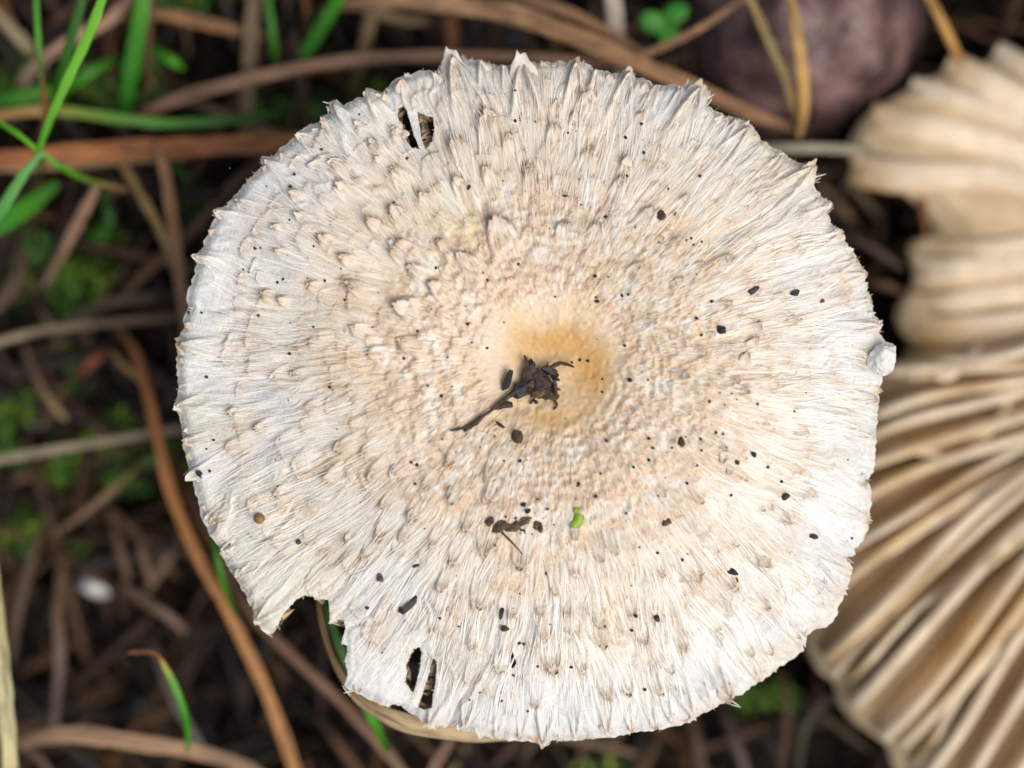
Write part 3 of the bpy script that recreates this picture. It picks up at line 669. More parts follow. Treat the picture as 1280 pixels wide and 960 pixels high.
gl = bpy.data.objects.new('gill_layer', me); link(gl, mush, mush_base); tag(gl, 'crowded tan gills under the cap', None, None, 'stuff')
def tube(path, radii, sides=8, flat=1.0, cap_ends=True):
    """closed tube along 3-D points; flat < 1 squeezes it vertically. returns verts, faces, s values"""
    path = [Vector(p) for p in path]; n = len(path); vs = []; ss = []
    tot = 0
    for i, p in enumerate(path):
        t = (path[min(i + 1, n - 1)] - path[max(i - 1, 0)]).normalized()
        if i: tot += (p - path[i - 1]).length
        up = Vector((0, 0, 1)) if abs(t.z) < .9 else Vector((0, 1, 0))
        sd = t.cross(up).normalized(); nn = sd.cross(t).normalized()
        for k in range(sides):
            a = 2 * math.pi * k / sides
            vs.append(p + sd * math.cos(a) * radii[i] + nn * math.sin(a) * radii[i] * flat); ss.append((tot, k))
    fs = []
    for i in range(n - 1):
        for k in range(sides):
            a = i * sides + k; b = i * sides + (k + 1) % sides
            fs.append((a, b, b + sides, a + sides))
    if cap_ends:
        for base in (0, (n - 1) * sides):
            for k in range(1, sides - 1, 2):
                q = (base, base + k, base + k + 1, base + (k + 2) % sides)
                if k + 2 < sides: fs.append(q if base else q[::-1])
    return vs, fs, ss
hs_ = float(mush_base.z); top = Vector((MC[0], MC[1], 0.002))
pts = [mush_base + (top - mush_base) * t for t in (-.08, 0, .25, .5, .75, 1.0)]
v, f, s = tube(pts, [.011, .0115, .009, .008, .0085, .011], 20)
me = npmesh('stem', np.array([p - mush_base for p in v]), np.array(f), M['stem']); st = bpy.data.objects.new('stem', me); link(st, mush, mush_base)

# ------------------------------------------------------------------ overturned mushroom with its gills showing
C2 = np.array([1660.0, 330.0])
OUT2 = [(1300,66),(1240,76),(1200,84),(1160,98),(1130,114),(1100,132),(1075,150),(1060,178),(1058,196),(1085,216),(1112,232),(1134,246),(1152,262),(1168,284),(1166,294),(1140,300),(1133,312),(1142,340),(1138,362),(1122,380),(1118,400),(1128,420),(1150,434),(1176,438),(1150,446),(1105,458),(1060,520),(1035,610),(1018,700),(1005,770),(1006,805),(1022,838),(1042,852),(1047,878),(1064,900),(1108,930),(1116,962),(1150,1010),(1220,1060),(1330,1110),(1480,1130),(1660,1100),(1900,1000),(2100,800),(2180,500),(2120,150),(1950,-60),(1700,-120),(1450,0)]
o2 = np.array(OUT2, float); t2 = np.arctan2(-(o2[:, 1] - C2[1]), o2[:, 0] - C2[0]) % (2 * np.pi); r2 = np.hypot(o2[:, 0] - C2[0], o2[:, 1] - C2[1])
od = np.argsort(t2); t2, r2 = t2[od], r2[od]
def Rout2(th):
    th = np.asarray(th) % (2 * np.pi); return np.interp(th, np.r_[t2 - 2 * np.pi, t2, t2 + 2 * np.pi], np.r_[r2, r2, r2])
def z2(t, th):       # flesh of the overturned cap (mm): a shallow bowl whose margin droops here and there
    return -49 + 9 * np.asarray(t) ** 2 - 5 * sstep(np.asarray(t), .86, 1.0) + 1.8 * np.sin(np.asarray(th) * 5 + .6) * np.asarray(t)
def pos2(th, t, dz=0.0, lat=0.0):
    r = Rout2(th) * t
    px = C2[0] + r * math.cos(th) - lat * math.sin(th); py = C2[1] - r * math.sin(th) - lat * math.cos(th)
    return W(px, py, float(z2(t, th)) + dz)
m2c = W(C2[0], C2[1], -50)
m2 = empty('mushroom', Vector((m2c.x, m2c.y, float(ground_z(m2c.x, m2c.y)[0]))))
m2b = wloc(m2)
tag(m2, 'overturned tan mushroom with split lobes showing its thick gills', 'mushroom')
n2t, n2r = 720, 26
v2 = []; c2 = []
for lay in (0, 1):
    for i in range(n2t):
        th = 2 * math.pi * i / n2t
        for j in range(n2r):
            t = j / (n2r - 1)
            p = pos2(th, t * (1 if lay == 0 else .985), 0 if lay == 0 else -(2.2 + 4 * (1 - t)) )
            v2.append(p - m2b); k = .8 + .3 * math.sin(th * 31 + t * 4) * .3
            c2.append((.64 * k, .49 * k, .31 * k))
i2 = np.arange(n2t * n2r).reshape(n2t, n2r); nn = np.roll(i2, -1, 0); o2_ = n2t * n2r
f2 = np.concatenate([np.stack([i2[:, :-1], i2[:, 1:], nn[:, 1:], nn[:, :-1]], -1).reshape(-1, 4), np.stack([i2[:, :-1] + o2_, nn[:, :-1] + o2_, nn[:, 1:] + o2_, i2[:, 1:] + o2_], -1).reshape(-1, 4), np.stack([i2[:, -1], i2[:, -1] + o2_, nn[:, -1] + o2_, nn[:, -1]], -1)])
me = npmesh('cap', np.array(v2), f2, M['flesh']); attr_c(me, 'col', np.array(c2))
cap2 = bpy.data.objects.new('cap', me); link(cap2, m2, m2b)
def gill(th, t0, t1, hgt, lean, seed, bend=0.0, thick=1.0):
    r = random.Random(seed); S = 22; vs = []; cs = []
    ph = r.uniform(0, 6.28); fq = r.uniform(3, 8); am = r.uniform(2, 6)
    ph2 = r.uniform(0, 6.28)
    for i in range(S):
        s = i / (S - 1); t = t0 + (t1 - t0) * s
        a = th + bend * s * s
        lat = 16 * math.sin(5.2 * s + th * 7) + 1.5 * am * math.sin(fq * s + ph) + 2.0 * math.sin(fq * 2.7 * s + ph2)
        hh = hgt * (min(1, s * 6 + .35)) * (min(1, (1 - s) * 9 + .45) if lean > 0 else min(1, (1 - s) * 3.5 + .05)) * (1 + .10 * math.sin(fq * 2.1 * s + ph) + r.uniform(-.13, .10))
        ln = lean * (.7 + .5 * math.sin(fq * .9 * s + ph))
        tk = thick * 15.0
        for u, off, wd in ((-1.0, 0, 1.35), (hh * .35, ln * .25, 1.15), (hh * .75, ln * .7, .95), (hh * .94, ln * .95, .86)):
            vs.append(pos2(a, t, u, lat + off - tk * wd * .5) - m2b)
        vs.append(pos2(a, t, hh, lat + ln) - m2b)
        for u, off, wd in ((hh * .94, ln * .95, .86), (hh * .75, ln * .7, .95), (hh * .35, ln * .25, 1.15), (-1.0, 0, 1.35)):
            vs.append(pos2(a, t, u, lat + off + tk * wd * .5) - m2b)
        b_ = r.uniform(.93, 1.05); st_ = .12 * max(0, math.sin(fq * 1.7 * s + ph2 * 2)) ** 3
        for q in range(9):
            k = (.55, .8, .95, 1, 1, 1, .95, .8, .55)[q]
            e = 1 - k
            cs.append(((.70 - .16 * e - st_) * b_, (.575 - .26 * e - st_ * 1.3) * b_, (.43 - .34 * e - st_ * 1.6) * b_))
    f = []
    for i in range(S - 1):
        for q in range(8):
            a = i * 9 + q; f.append((a, a + 1, a + 10, a + 9))
    for b0, fl in ((0, 0), ((S - 1) * 9, 1)):
        for q in (0, 1, 2):
            w_ = (b0 + q, b0 + q + 1, b0 + 7 - q, b0 + 8 - q); f.append(w_ if fl else w_[::-1])
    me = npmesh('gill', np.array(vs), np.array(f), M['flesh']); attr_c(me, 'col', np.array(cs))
    o = bpy.data.objects.new('gill', me); link(o, m2, m2b)
a = 0.0; gi = 0
while a < 2 * math.pi:
    ad = math.degrees(a)
    # lobes: gaps of the torn margin carry no gill
    if not (170.0 < ad < 174.5 or 190.0 < ad < 191.8 or 161 < ad < 163):
        lower = 191 < ad < 250
        gill(a, .12, .985, R.uniform(6, 8.5) if lower else R.uniform(1.0, 2.4), R.uniform(4, 14) if lower else R.uniform(-22, -8), 500 + gi, R.uniform(-.015, .015), R.uniform(.75, 1.2) * (1.0 if lower else 1.8))
        if lower and gi % 3 == 0:
            gill(a + .028, R.uniform(.55, .8), .975, R.uniform(5, 8), R.uniform(6, 16), 800 + gi, 0, .8)
    gi += 1
    a += math.radians(R.uniform(2.4, 3.3) if 185 < ad < 255 else R.uniform(3.2, 5.5))
pts = [W(C2[0], C2[1], z) for z in (-46, -36, -24, -14)]
v, f, s = tube(pts, [.014, .011, .010, .0105], 18)
me = npmesh('stem', np.array([p - m2b for p in v]), np.array(f), M['stem']); link(bpy.data.objects.new('stem', me), m2, m2b)

# ------------------------------------------------------------------ grass
def catmull(P, n):
    P = [Vector(p) for p in P]; P = [P[0] * 2 - P[1]] + P + [P[-1] * 2 - P[-2]]; out = []
    m = len(P) - 3
    for i in range(n):
        x = i / (n - 1) * m; k = min(int(x), m - 1); t = x - k; a, b, c, d = P[k:k + 4]
        out.append(.5 * ((2 * b) + (c - a) * t + (2 * a - 5 * b + 4 * c - d) * t * t + (3 * b - a - 3 * c + d) * t ** 3))
    return out
def blade(name, label, cat, group, pts, wd, z, cols, mat='blade', flat=.32, fold=True):
    """pts: photograph pixels (with own z when given); wd: width in px along it; cols: colours along it (sRGB)"""
    if not isinstance(wd, (list, tuple)): wd = [wd * .7, wd, wd, wd * .7]
    P = [W(p[0], p[1], p[2] if len(p) > 2 else z + R.uniform(-.6, .6)) for p in pts]
    n = max(16, 7 * len(P)); P = catmull(P, n)
    for i, p in enumerate(P):
        gzz = float(ground_z(p.x, p.y)[0]) + .0006
        if p.z < gzz: p.z = gzz
    s_ = np.linspace(0, 1, n); wv = np.interp(s_, np.linspace(0, 1, len(wd)), wd) * K * 1.08 * .5 * .84
    wv = wv * (1 + .06 * np.sin(s_ * 40 + R.uniform(0, 6)))
    base = P[0].copy(); sides = 12
    v, f, ss = tube([p - base for p in P], list(wv), sides, flat)
    v = np.array(v)
    if fold:   # crease down the middle of the upper side
        for k in (3, 9):
            kk = np.arange(n) * sides + k; v[kk, 2] -= wv * flat * .75 * (1 if k == 3 else .2)
    L_ = np.array([lin(*c) for c in cols]); L_ = L_ if mat == 'green' else L_ * .8 + .2 * L_.mean(1, keepdims=True) * np.array((1.12, 1.0, .85)); cc = np.stack([np.interp(s_, np.linspace(0, 1, len(cols)), L_[:, q]) for q in range(3)], 1)
    me = npmesh(name, v, np.array(f), M[mat]); attr_c(me, 'col', np.repeat(cc, sides, 0))
    ph = R.uniform(0, 50)
    attr_v(me, 'fib', np.array([(t * 1000 + ph, math.cos(2 * math.pi * k / sides) * 2 + ph, math.sin(2 * math.pi * k / sides) * 2) for t, k in ss]))
    o = bpy.data.objects.new(name, me); link(o, None, base); tag(o, label, cat, group); return o
DG, GG = 'dead grass blades lying in the litter', 'green grass blades among the litter'
def dead(label, pts, wd, z, cols, **k): return blade('dead_grass_blade', label, 'dead grass', DG, pts, wd, z, cols, **k)
def green(label, pts, wd, z, cols, **k): return blade('green_grass_blade', label, 'grass', GG, pts, wd, z, cols, mat='green', **k)
tanc, pink, orng, yel, pale, brn, gry, olv = (172,126,82), (166,122,95), (176,102,42), (190,142,72), (178,160,128), (122,88,64), (150,140,125), (130,118,66)
lg, mg, dg, bg_ = (96,168,12), (64,138,8), (38,94,8), (84,150,66)

# green
NODE = (48, 188)
tuft = empty('grass_shoot', W(52, 190, -40)); tag(tuft, 'bright green grass shoot branching from one node over an orange stalk', 'grass', GG)
def part_of(o, parent, name):
    o.name = name
    for k in ('label', 'category', 'group'):
        if k in o: del o[k]
    wl = Vector(o.location); o.parent = parent; o.location = wl - wloc(parent)
part_of(green('x', [(136,-25,-9),(112,40,-11),(84,100,-13),(62,150,-15),(48,189,-17)], [13,15,15,12,9], -12, [lg, (100,165,36), mg]), tuft, 'leaf')
part_of(green('x', [(-12,146,-18),(20,166,-17),(50,190,-17)], [6,8,6], -14, [mg, lg]), tuft, 'leaf')
part_of(green('x', [(51,192,-17),(28,220,-18),(4,258,-19),(-20,290,-21)], [7,15,17,14], -14, [(100,160,90), bg_, (70,140,70)]), tuft, 'leaf')
part_of(green('x', [(48,188,-17),(80,211,-21),(112,226,-26),(136,232,-30),(160,238,-34)], [7,9,9,8,5], -20, [(110,160,80), mg, (96,120,40), (160,125,80), tanc]), tuft, 'stalk')
part_of(green('x', [(48,188,-17),(52,200,-30),(50,215,-42),(46,225,-54)], [9,9,10,10], -20, [mg, dg]), tuft, 'stalk')
green('thin upright grass blade turning from green to red brown at its foot', [(44,-20,-14),(47,40,-17),(51,90,-20),(56,130,-24),(52,165,-31),(50,180,-53)], [10,10,9,8,7,4], -14, [dg, mg, (80,90,40), (140,80,40), (110,70,45), (90,60,40)])
green('dark green grass blade behind the bright branching shoot', [(108,-20,-18),(94,30,-20),(80,80,-23),(70,115,-28),(64,150,-40),(60,170,-53)], [12,15,16,14,10,6], -20, [(52,104,30), dg, dg])
green('broad blurred green blade standing beside the shoot', [(182,-20,-30),(172,40,-33),(162,95,-38),(156,140,-44),(154,160,-54)], [22,25,26,20,12], -34, [mg, (56,130,34), dg])
green('short green blade angled between the shoot and the broad blade', [(78,118,-40),(100,100,-36),(128,82,-37),(152,72,-42)], [8,15,15,8], -36, [mg, dg])
green('horizontal green blade with tan base lying along the orange stalk', [(-14,146,-39),(50,138,-38),(90,140,-36),(150,148,-35),(210,154,-36),(290,150,-38),(350,142,-42)], [12,16,16,16,15,14,8], -37, [tanc, (180,150,90), (130,150,60), (92,140,46), mg, dg, dg])
green('broad green leaf lying flat by the pale bent straw', [(-15,128,-42),(20,124,-41),(60,116,-42),(85,120,-46)], [20,28,24,10], -42, [dg, mg, dg])
green('slim green blade crossing over the pinkish stalk', [(333,-15,-38),(339,30,-38),(344,70,-40),(346,100,-46)], [9,10,10,6], -40, [mg, mg, dg])
green('wide green blade leaning against the pinkish stalk', [(436,-22,-33),(415,12,-35),(395,45,-38),(374,78,-42),(365,100,-50)], [16,21,21,17,8], -36, [mg, (60,140,34), mg])
green('small green leaf tip over dark soil beside the broad blade', [(178,52,-44),(195,64,-40),(215,76,-38),(230,86,-40)], [8,14,15,6], -40, [dg, mg, lg])
green('blurred green leaf below the bluish leaf of the shoot', [(72,228,-36),(45,250,-37),(15,270,-39),(-20,290,-42)], [14,26,32,30], -37, [dg, mg, (66,130,50)])
green('dark green blade curling down beside the yellow tan stalk', [(124,228,-46),(133,255,-42),(136,280,-42),(120,294,-44),(104,290,-48)], [9,14,15,13,7], -42, [dg, dg, mg])
green('dark green leaf near the crossing of brown stalks', [(212,205,-46),(232,218,-44),(252,212,-46)], [10,16,8], -45, [dg, dg])
green('small bright green blade with orange tip sprouting over brown straw', [(233,942,-28),(235,920,-23),(230,890,-18),(217,855,-16),(205,832,-15),(198,820,-15)], [5,8,11,12,9,4], -18, [mg, mg, (60,130,30), mg, (150,140,30), orng])
dead('orange withered tip bent over from the small bright blade', [(199,820,-15),(188,815,-15.5),(172,815,-17),(156,817,-20),(148,822,-40)], [5,6,7,5,3], -16, [orng, brn])
green('green blade showing through the torn notch of the cap', [(404,742,-12),(413,772,-11),(424,805,-12),(440,845,-14),(456,880,-17),(472,912,-20),(484,940,-26)], [6,12,13,12,14,14,8], -12, [mg, (86,140,50), (90,150,60), mg, dg])
green('short green sliver beside the torn flank of the cap', [(262,650,-26),(270,690,-24),(280,730,-26),(296,770,-34)], [4,9,9,4], -26, [dg, mg, dg])
# dead
dead('thick orange brown stalk running straight into the cap', [(-40,204,-37),(60,194,-35),(160,187,-34),(260,182,-34),(370,178,-35),(450,176,-38)], [24,30,31,30,30,24], -35, [(164,94,40), (186,110,46), (176,98,38), (198,124,54), (174,98,40)])
dead('pale tan stalk under the thick orange brown stalk', [(-40,212,-40),(60,207,-39),(150,200,-38),(240,196,-39)], [10,14,14,8], -39, [(190,150,100), (196,160,110), tanc])
dead('long pinkish brown stalk arching behind the spiny top margin', [(150,158,-46),(190,136,-38),(260,112,-34),(350,90,-31),(450,74,-30),(560,70,-31),(680,73,-33),(800,82,-38)], [10,19,21,21,20,19,16,12], -32, [(140,100,80), pink, (176,130,100), pink, (150,110,88)])
dead('broad tan grass leaf curving down past the cap margin', [(420,4,-36),(490,2,-33),(560,6,-30),(640,18,-28),(720,46,-27),(790,76,-28),(870,110,-30),(940,142,-33),(992,160,-36)], [14,22,28,32,30,27,24,20,14], -30, [(150,110,74), (196,150,102), (190,140,92), (184,134,84), (160,110,66), (140,96,60)])
dead('thin tan stem forking up from the broad tan leaf', [(796,72,-29),(830,58,-29),(880,32,-30),(940,-8,-32)], [12,12,11,10], -30, [tanc, (150,112,80)])
dead('second tan layer under the broad curving leaf', [(600,-10,-36),(690,8,-35),(760,40,-34),(810,70,-36)], [12,18,16,8], -35, [brn, tanc, brn])
dead('olive strand of the yellow blade pair lying on the purple stone', [(932,-14,-27),(956,40,-27),(978,90,-29),(994,140,-32),(1000,166,-36)], [12,15,14,12,8], -28, [(176,140,76), olv, (150,125,66), olv])
dead('yellow strand of the blade pair lying on the purple stone', [(986,-14,-26),(996,40,-26),(1003,90,-28),(1004,140,-31),(998,172,-36)], [13,17,18,17,10], -27, [(190,150,84), (200,156,80), (206,156,66), (178,134,70)])
dead('pale straw bridging the cap and the overturned mushroom', [(940,186,-40),(990,185,-38),(1050,186,-38),(1090,188,-41)], [13,15,15,12], -39, [gry, (166,160,138), (140,130,104)])
dead('golden stalk beyond the purple stone', [(1156,-14,-34),(1176,24,-34),(1192,58,-37),(1206,84,-44)], [13,16,15,10], -35, [(186,136,50), (204,146,54), (176,110,44)])
dead('orange chip of stalk beside the overturned mushroom lobe', [(1150,225,-46),(1154,260,-44),(1160,300,-47)], [10,13,10], -45, [(150,86,34), (140,80,34)])
dead('greyish straw running level across the moss', [(-30,436,-43),(40,416,-42),(110,406,-42),(180,400,-43),(250,392,-46)], [11,13,13,13,10], -43, [(166,146,108), (156,134,108), (136,112,90), (120,98,76)])
dead('pale straw passing under the curved orange stalk', [(-30,580,-42),(40,567,-41),(110,555,-41),(180,543,-42),(250,533,-45)], [12,13,13,12,10], -42, [(160,142,114), (176,158,130), (166,148,122), (140,120,96)])
dead('long curved orange stalk sweeping past the torn flank', [(146,408,-44),(168,440,-38),(184,490,-34),(196,545,-33),(212,610,-33),(242,685,-33),(284,762,-34),(322,840,-36),(352,915,-38),(376,985,-40)], [10,18,18,18,19,19,19,19,19,18], -34, [(150,90,40), (176,106,42), (190,116,42), (200,128,48), (188,124,58), (196,132,64), (196,132,64)])
dead('short orange chip pointing off the curved orange stalk', [(98,470,-50),(112,456,-48),(126,442,-48),(134,436,-50)], [12,15,15,10], -48, [(150,76,34), (172,92,40)])
dead('yellow brown side shoot hugging the curved orange stalk', [(140,438,-42),(152,455,-40),(170,470,-39),(186,486,-40)], [8,11,10,6], -40, [(150,120,60), (160,124,66)])
dead('pinkish tan blade descending to the pale flank', [(196,180,-32),(207,220,-31),(216,280,-31),(222,330,-32),(230,390,-35),(234,460,-42)], [12,17,19,20,18,12], -32, [(176,118,78), (178,126,86), (182,130,86), (150,108,84), (130,98,80)])
dead('yellow tan blade crossing under the pinkish one', [(146,196,-38),(172,236,-36),(196,280,-34.5),(216,326,-35),(236,372,-37),(248,400,-42)], [12,14,14,14,12,8], -36, [(176,140,76), (190,150,86), (176,136,74), (170,130,66)])
dead('tapering tan leaf hanging from the shoot stalk', [(124,228,-30),(108,258,-33),(88,296,-38),(70,330,-42),(56,358,-47)], [9,19,18,12,9], -36, [(170,128,100), (180,136,104), (160,124,92), (190,160,130)])
dead('olive twig with yellow end lying in the moss', [(30,430,-47),(42,466,-44),(60,498,-43),(82,524,-44)], [8,12,12,11], -44, [brn, (140,108,80), (170,140,76)])
dead('brown stalk leading out from under the torn margin', [(270,690,-42),(312,764,-36),(360,815,-33),(420,872,-32),(470,925,-32),(520,985,-34)], [14,17,17,17,17,16], -33, [brn, (144,104,78), (136,98,74), (150,112,86)])
dead('broad brown straw lying level below the small bright blade', [(10,936,-38),(50,922,-33),(100,918,-31),(170,928,-31),(240,938,-32),(300,956,-34),(350,985,-38)], [14,24,28,26,24,22,16], -32, [(130,98,72), (160,124,92), (172,134,96), (150,116,88), (160,126,92)])
dead('dark strand forking under the broad brown straw', [(20,928,-38),(50,950,-37),(80,990,-38)], [9,12,10], -37, [brn, (100,74,58)])
dead('pale yellow straw standing close against the broad brown straw', [(-12,690,-22),(-4,770,-20),(4,850,-19),(10,920,-20),(14,1000,-24)], [18,22,24,24,22], -20, [(196,182,120), (206,194,134), (196,190,140), (200,186,124)])
dead('striated tan leaf curled round beneath the margin', [(396,738,-10),(402,775,-9.5),(412,812,-8.5),(428,846,-7.5),(452,874,-6.5),(490,897,-6),(540,911,-6),(600,917,-6.5),(660,917,-8),(740,905,-12)], [6,8,9,10,19,26,27,24,16,8], -7, [(170,140,80), (186,150,88), (180,150,100), (190,164,120), (196,170,128), (170,142,96)], flat=.25)
dead('upright greyish tan stalk crossed by the pinkish stalk', [(318,-20,-40),(314,40,-40),(310,100,-40),(306,160,-42),(304,190,-48)], [20,23,22,20,14], -41, [(132,108,84), (146,122,88), (134,112,82), (110,92,70)])
dead('olive tan blade rising behind the long pinkish stalk', [(474,-20,-37),(462,30,-38),(450,80,-40),(438,120,-46)], [18,22,20,14], -39, [(170,140,96), (130,104,62), (110,94,46)])
dead('broad grey white straw behind the tan leaf', [(764,-20,-36),(768,20,-37),(772,60,-39),(776,100,-44)], [24,27,24,16], -37, [(190,180,170), (176,160,142), (150,130,112)])
dead('rusty upright stub beneath the broad tan leaf', [(566,0,-44),(565,30,-42),(565,70,-44)], [15,19,15], -43, [(130,78,36), (140,84,42)])
dead('pale bent straw arching behind the dark green blade', [(172,-16,-39),(140,22,-37),(96,46,-37),(54,74,-38),(30,100,-41),(18,125,-48)], [17,20,20,20,20,12], -38, [(166,128,100), (176,134,104), (170,136,110), (186,150,120)])
dead('thin brown stem standing next to the broad green blade', [(190,-15,-30),(187,40,-33),(184,90,-37),(180,145,-46)], [8,9,9,7], -34, [(110,76,48), (96,64,40)])
dead('tan orange straw crossing behind the greyish upright stalk', [(180,14,-43),(225,22,-41),(270,32,-41),(330,46,-44)], [14,21,20,12], -41, [(150,110,70), (176,122,70), (170,116,74)])
dead('pale straw slanting into the green tangle', [(-24,0,-40),(8,30,-39),(40,66,-41),(60,95,-47)], [18,22,18,10], -40, [(140,124,86), (156,140,100), (140,124,80)])
dead('dull brown stalk slanting beneath the yellow tan blade', [(350,184,-44),(290,232,-43),(236,292,-43),(180,342,-44),(140,384,-47)], [14,16,16,16,10], -43, [(110,82,64), (120,88,66), (126,88,54), (110,80,52)])
dead('pinkish stalk end poking out below the curled leaf', [(530,985,-26),(545,955,-26),(562,926,-27),(574,900,-30)], [17,17,16,12], -26, [(140,104,84), (130,96,78)])
dead('slender brown stalk parallel to the torn flank', [(236,612,-44),(262,668,-41),(300,736,-40),(330,790,-42)], [6,9,9,6], -41, [brn, (110,84,60)])
for lb, pts, wd, z, cols in (
 ('brown straw slanting away from the white fragment', [(150,728,-45),(180,750,-43),(212,772,-43),(232,790,-46)], [10,15,16,12], -44, [(110,86,70),(126,100,84)]),
 ('upright dull brown straw under the moss edge', [(134,630,-47),(148,680,-44),(160,726,-45)], [10,15,12], -45, [(100,70,48),(104,76,60)]),
 ('pinkish brown straw between the moss and the orange stalk', [(166,650,-46),(178,690,-43),(190,730,-45)], [10,14,10], -44, [(96,68,54),(120,88,74)]),
 ('long brown straw standing over black soil', [(78,690,-47),(72,760,-43),(74,830,-43),(66,920,-46)], [10,16,18,12], -44, [(100,76,54),(116,88,62),(110,88,80),(96,78,72)]),
 ('weathered straw descending from the green moss cushion', [(52,664,-46),(36,710,-44),(22,770,-45),(14,830,-48)], [10,15,15,10], -45, [(100,76,56),(84,66,54)]),
 ('grey straw leaning beside the small bright blade', [(190,800,-46),(206,850,-43),(226,890,-42),(258,946,-45)], [10,14,15,10], -43, [(80,68,58),(108,98,96),(120,114,116)]),
 ('tan jointed stem crossing the moss towards the orange stalk', [(64,672,-45),(100,645,-42),(130,622,-41),(156,598,-41),(184,572,-44)], [8,11,14,12,8], -42, [(110,84,58),(136,104,80),(130,110,60),(120,110,50)]),
 ('dim brown stalk under the bottom margin', [(862,880,-47),(872,930,-45),(880,985,-47)], [12,16,12], -46, [(70,52,44),(90,68,58)]),
 ('dull purple brown stalk under the bottom margin', [(905,890,-47),(922,935,-45),(940,985,-47)], [10,16,12], -46, [(76,60,56),(96,76,70)]),
 ('faint rusty stalk under the bottom margin', [(976,840,-47),(984,880,-45),(980,940,-46),(972,985,-48)], [9,12,12,9], -46, [(84,44,24),(70,46,36)]),
 ('grey bent stem beside the overturned mushroom edge', [(1060,860,-48),(1024,884,-46),(1004,920,-46),(996,985,-48)], [7,10,10,8], -46, [(80,72,62),(66,66,50)]),
 ('dim stalk in the shade between both mushrooms', [(1054,292,-47),(1090,310,-45),(1130,336,-47)], [9,12,9], -46, [(86,66,54),(70,52,42)]),
 ('brown chip below the overturned mushroom lobe', [(1080,352,-47),(1104,356,-45),(1130,366,-47)], [8,14,8], -46, [(96,66,42),(84,58,38)]),
 ('dark straw slanting behind the spiny top margin', [(640,26,-47),(660,50,-45),(690,90,-47)], [10,14,10], -46, [(84,60,50),(70,52,46)]),
 ('brown straw lying beyond the wide green blade', [(400,14,-45),(440,6,-43),(500,24,-44),(560,28,-47)], [10,16,16,10], -44, [(150,120,86),(176,146,110),(130,96,66)]),
 ('dim brown straw under the dark green curl', [(30,300,-48),(20,350,-46),(-20,400,-47)], [14,20,18], -46, [(90,66,54),(100,76,62)]),
 ('grey straw tucked under the level greyish straw', [(80,404,-47),(130,380,-45),(180,372,-45),(232,366,-47)], [12,16,16,10], -46, [(96,82,62),(110,96,76)]),
 ('rusty stalk behind the slim green blade', [(378,-16,-44),(384,14,-43),(382,44,-47)], [10,12,8], -44, [(150,100,40),(130,86,36)])):
    dead(lb, pts, wd, z, cols)

# ------------------------------------------------------------------ stones, moss, clover, small bits on the ground
def rock_mesh(name, seed, sx, sy, sz, mat, amp=.18, sub=3, facet=0.0, smooth=True):
    r = np.random.default_rng(seed); bm = bmesh.new(); bmesh.ops.create_icosphere(bm, subdivisions=sub, radius=1.0)
    d = r.normal(0, 1, (14, 3)); d /= np.linalg.norm(d, axis=1)[:, None]; off = r.uniform(.5, .95, 14)
    fr = r.normal(0, 1, (10, 3)) * np.r_[np.full(6, 2.4), np.full(4, 7.0)][:, None]; ph = r.uniform(0, 6.28, 10)
    for v in bm.verts:
        p = np.array(v.co); p = p / np.linalg.norm(p)
        k = 1 + amp * np.mean(np.sin(fr @ p + ph)) * 2
        if facet:
            k *= 1 + r.uniform(-.07, .07) * min(1, facet * 1.6)
        if facet:
            dt = d @ p; q = np.min(np.where(dt > .05, off / np.maximum(dt, .05), 9)); k = k * (1 - facet) + min(q, 1.25) * facet
        v.co = Vector(p * k) * 1.0; v.co.x *= sx; v.co.y *= sy; v.co.z *= sz
    me = bpy.data.meshes.new(name); bm.to_mesh(me); bm.free()
    for p in me.polygons: p.use_smooth = smooth
    me.materials.append(mat); return me
def on_ground(name, label, cat, px, py, sx, sy, sz, seed, mat, sink=.35, rot=0, group=None, **k):
    me = rock_mesh(name, seed, sx * K * 1.12, sy * K * 1.12, sz * K * 1.12, mat, **k)
    p = W(px, py, GZ + 5); z = float(ground_z(p.x, p.y)[0]) + sz * K * (1 - sink)
    p = W(px, py, z * 1000); o = bpy.data.objects.new(name, me); link(o, None, p); o.rotation_euler = (0, 0, rot); tag(o, label, cat, group); return o
on_ground('stone', 'large smooth mauve brown stone under the yellow blade pair', 'stone', 1000, 28, 152, 138, 170, 1, M['stone_p'], .3, .2, amp=.10, sub=5)
on_ground('stone', 'small grey pebble wedged next to the overturned mushroom', 'stone', 1122, 92, 22, 26, 40, 3, M['stone_g'], .3, 0, facet=.3)
on_ground('stone', 'rounded grey pebble beside the small bright blade', 'stone', 184, 886, 22, 24, 26, 4, M['stone_g'], .3, .4, facet=.2)
on_ground('stone', 'flat grey pebble partly under the broad brown straw', 'stone', 192, 918, 26, 12, 18, 5, M['stone_g'], .3, .1, facet=.2)
on_ground('stone', 'little bluish pebble glinting in the moss', 'stone', 44, 528, 10, 11, 26, 6, M['stone_b'], .2)
on_ground('stone', 'slate grey pebble behind the wide green blade', 'stone', 358, 70, 24, 30, 30, 7, M['stone_g'], .35, .2, facet=.3)
on_ground('stone', 'dark bluish stone under the pinkish stalk', 'stone', 606, 44, 60, 34, 40, 8, mat_plain('slate', (.012, .013, .018), (.035, .037, .048), 90, .6, .4, .001), .35, 0, facet=.3)
on_ground('white_fragment', 'bright white shell-like fragment on dark soil', 'fragment', 120, 731, 24, 15, 60, 9, M['crumb'], .1, -.3, facet=.4)
on_ground('stone', 'reddish brown clod at the foot of the moss', 'soil clod', 14, 692, 32, 22, 20, 12, mat_plain('clod', (.05, .02, .01), (.10, .045, .022), 160, .8, .2, .001), .4)

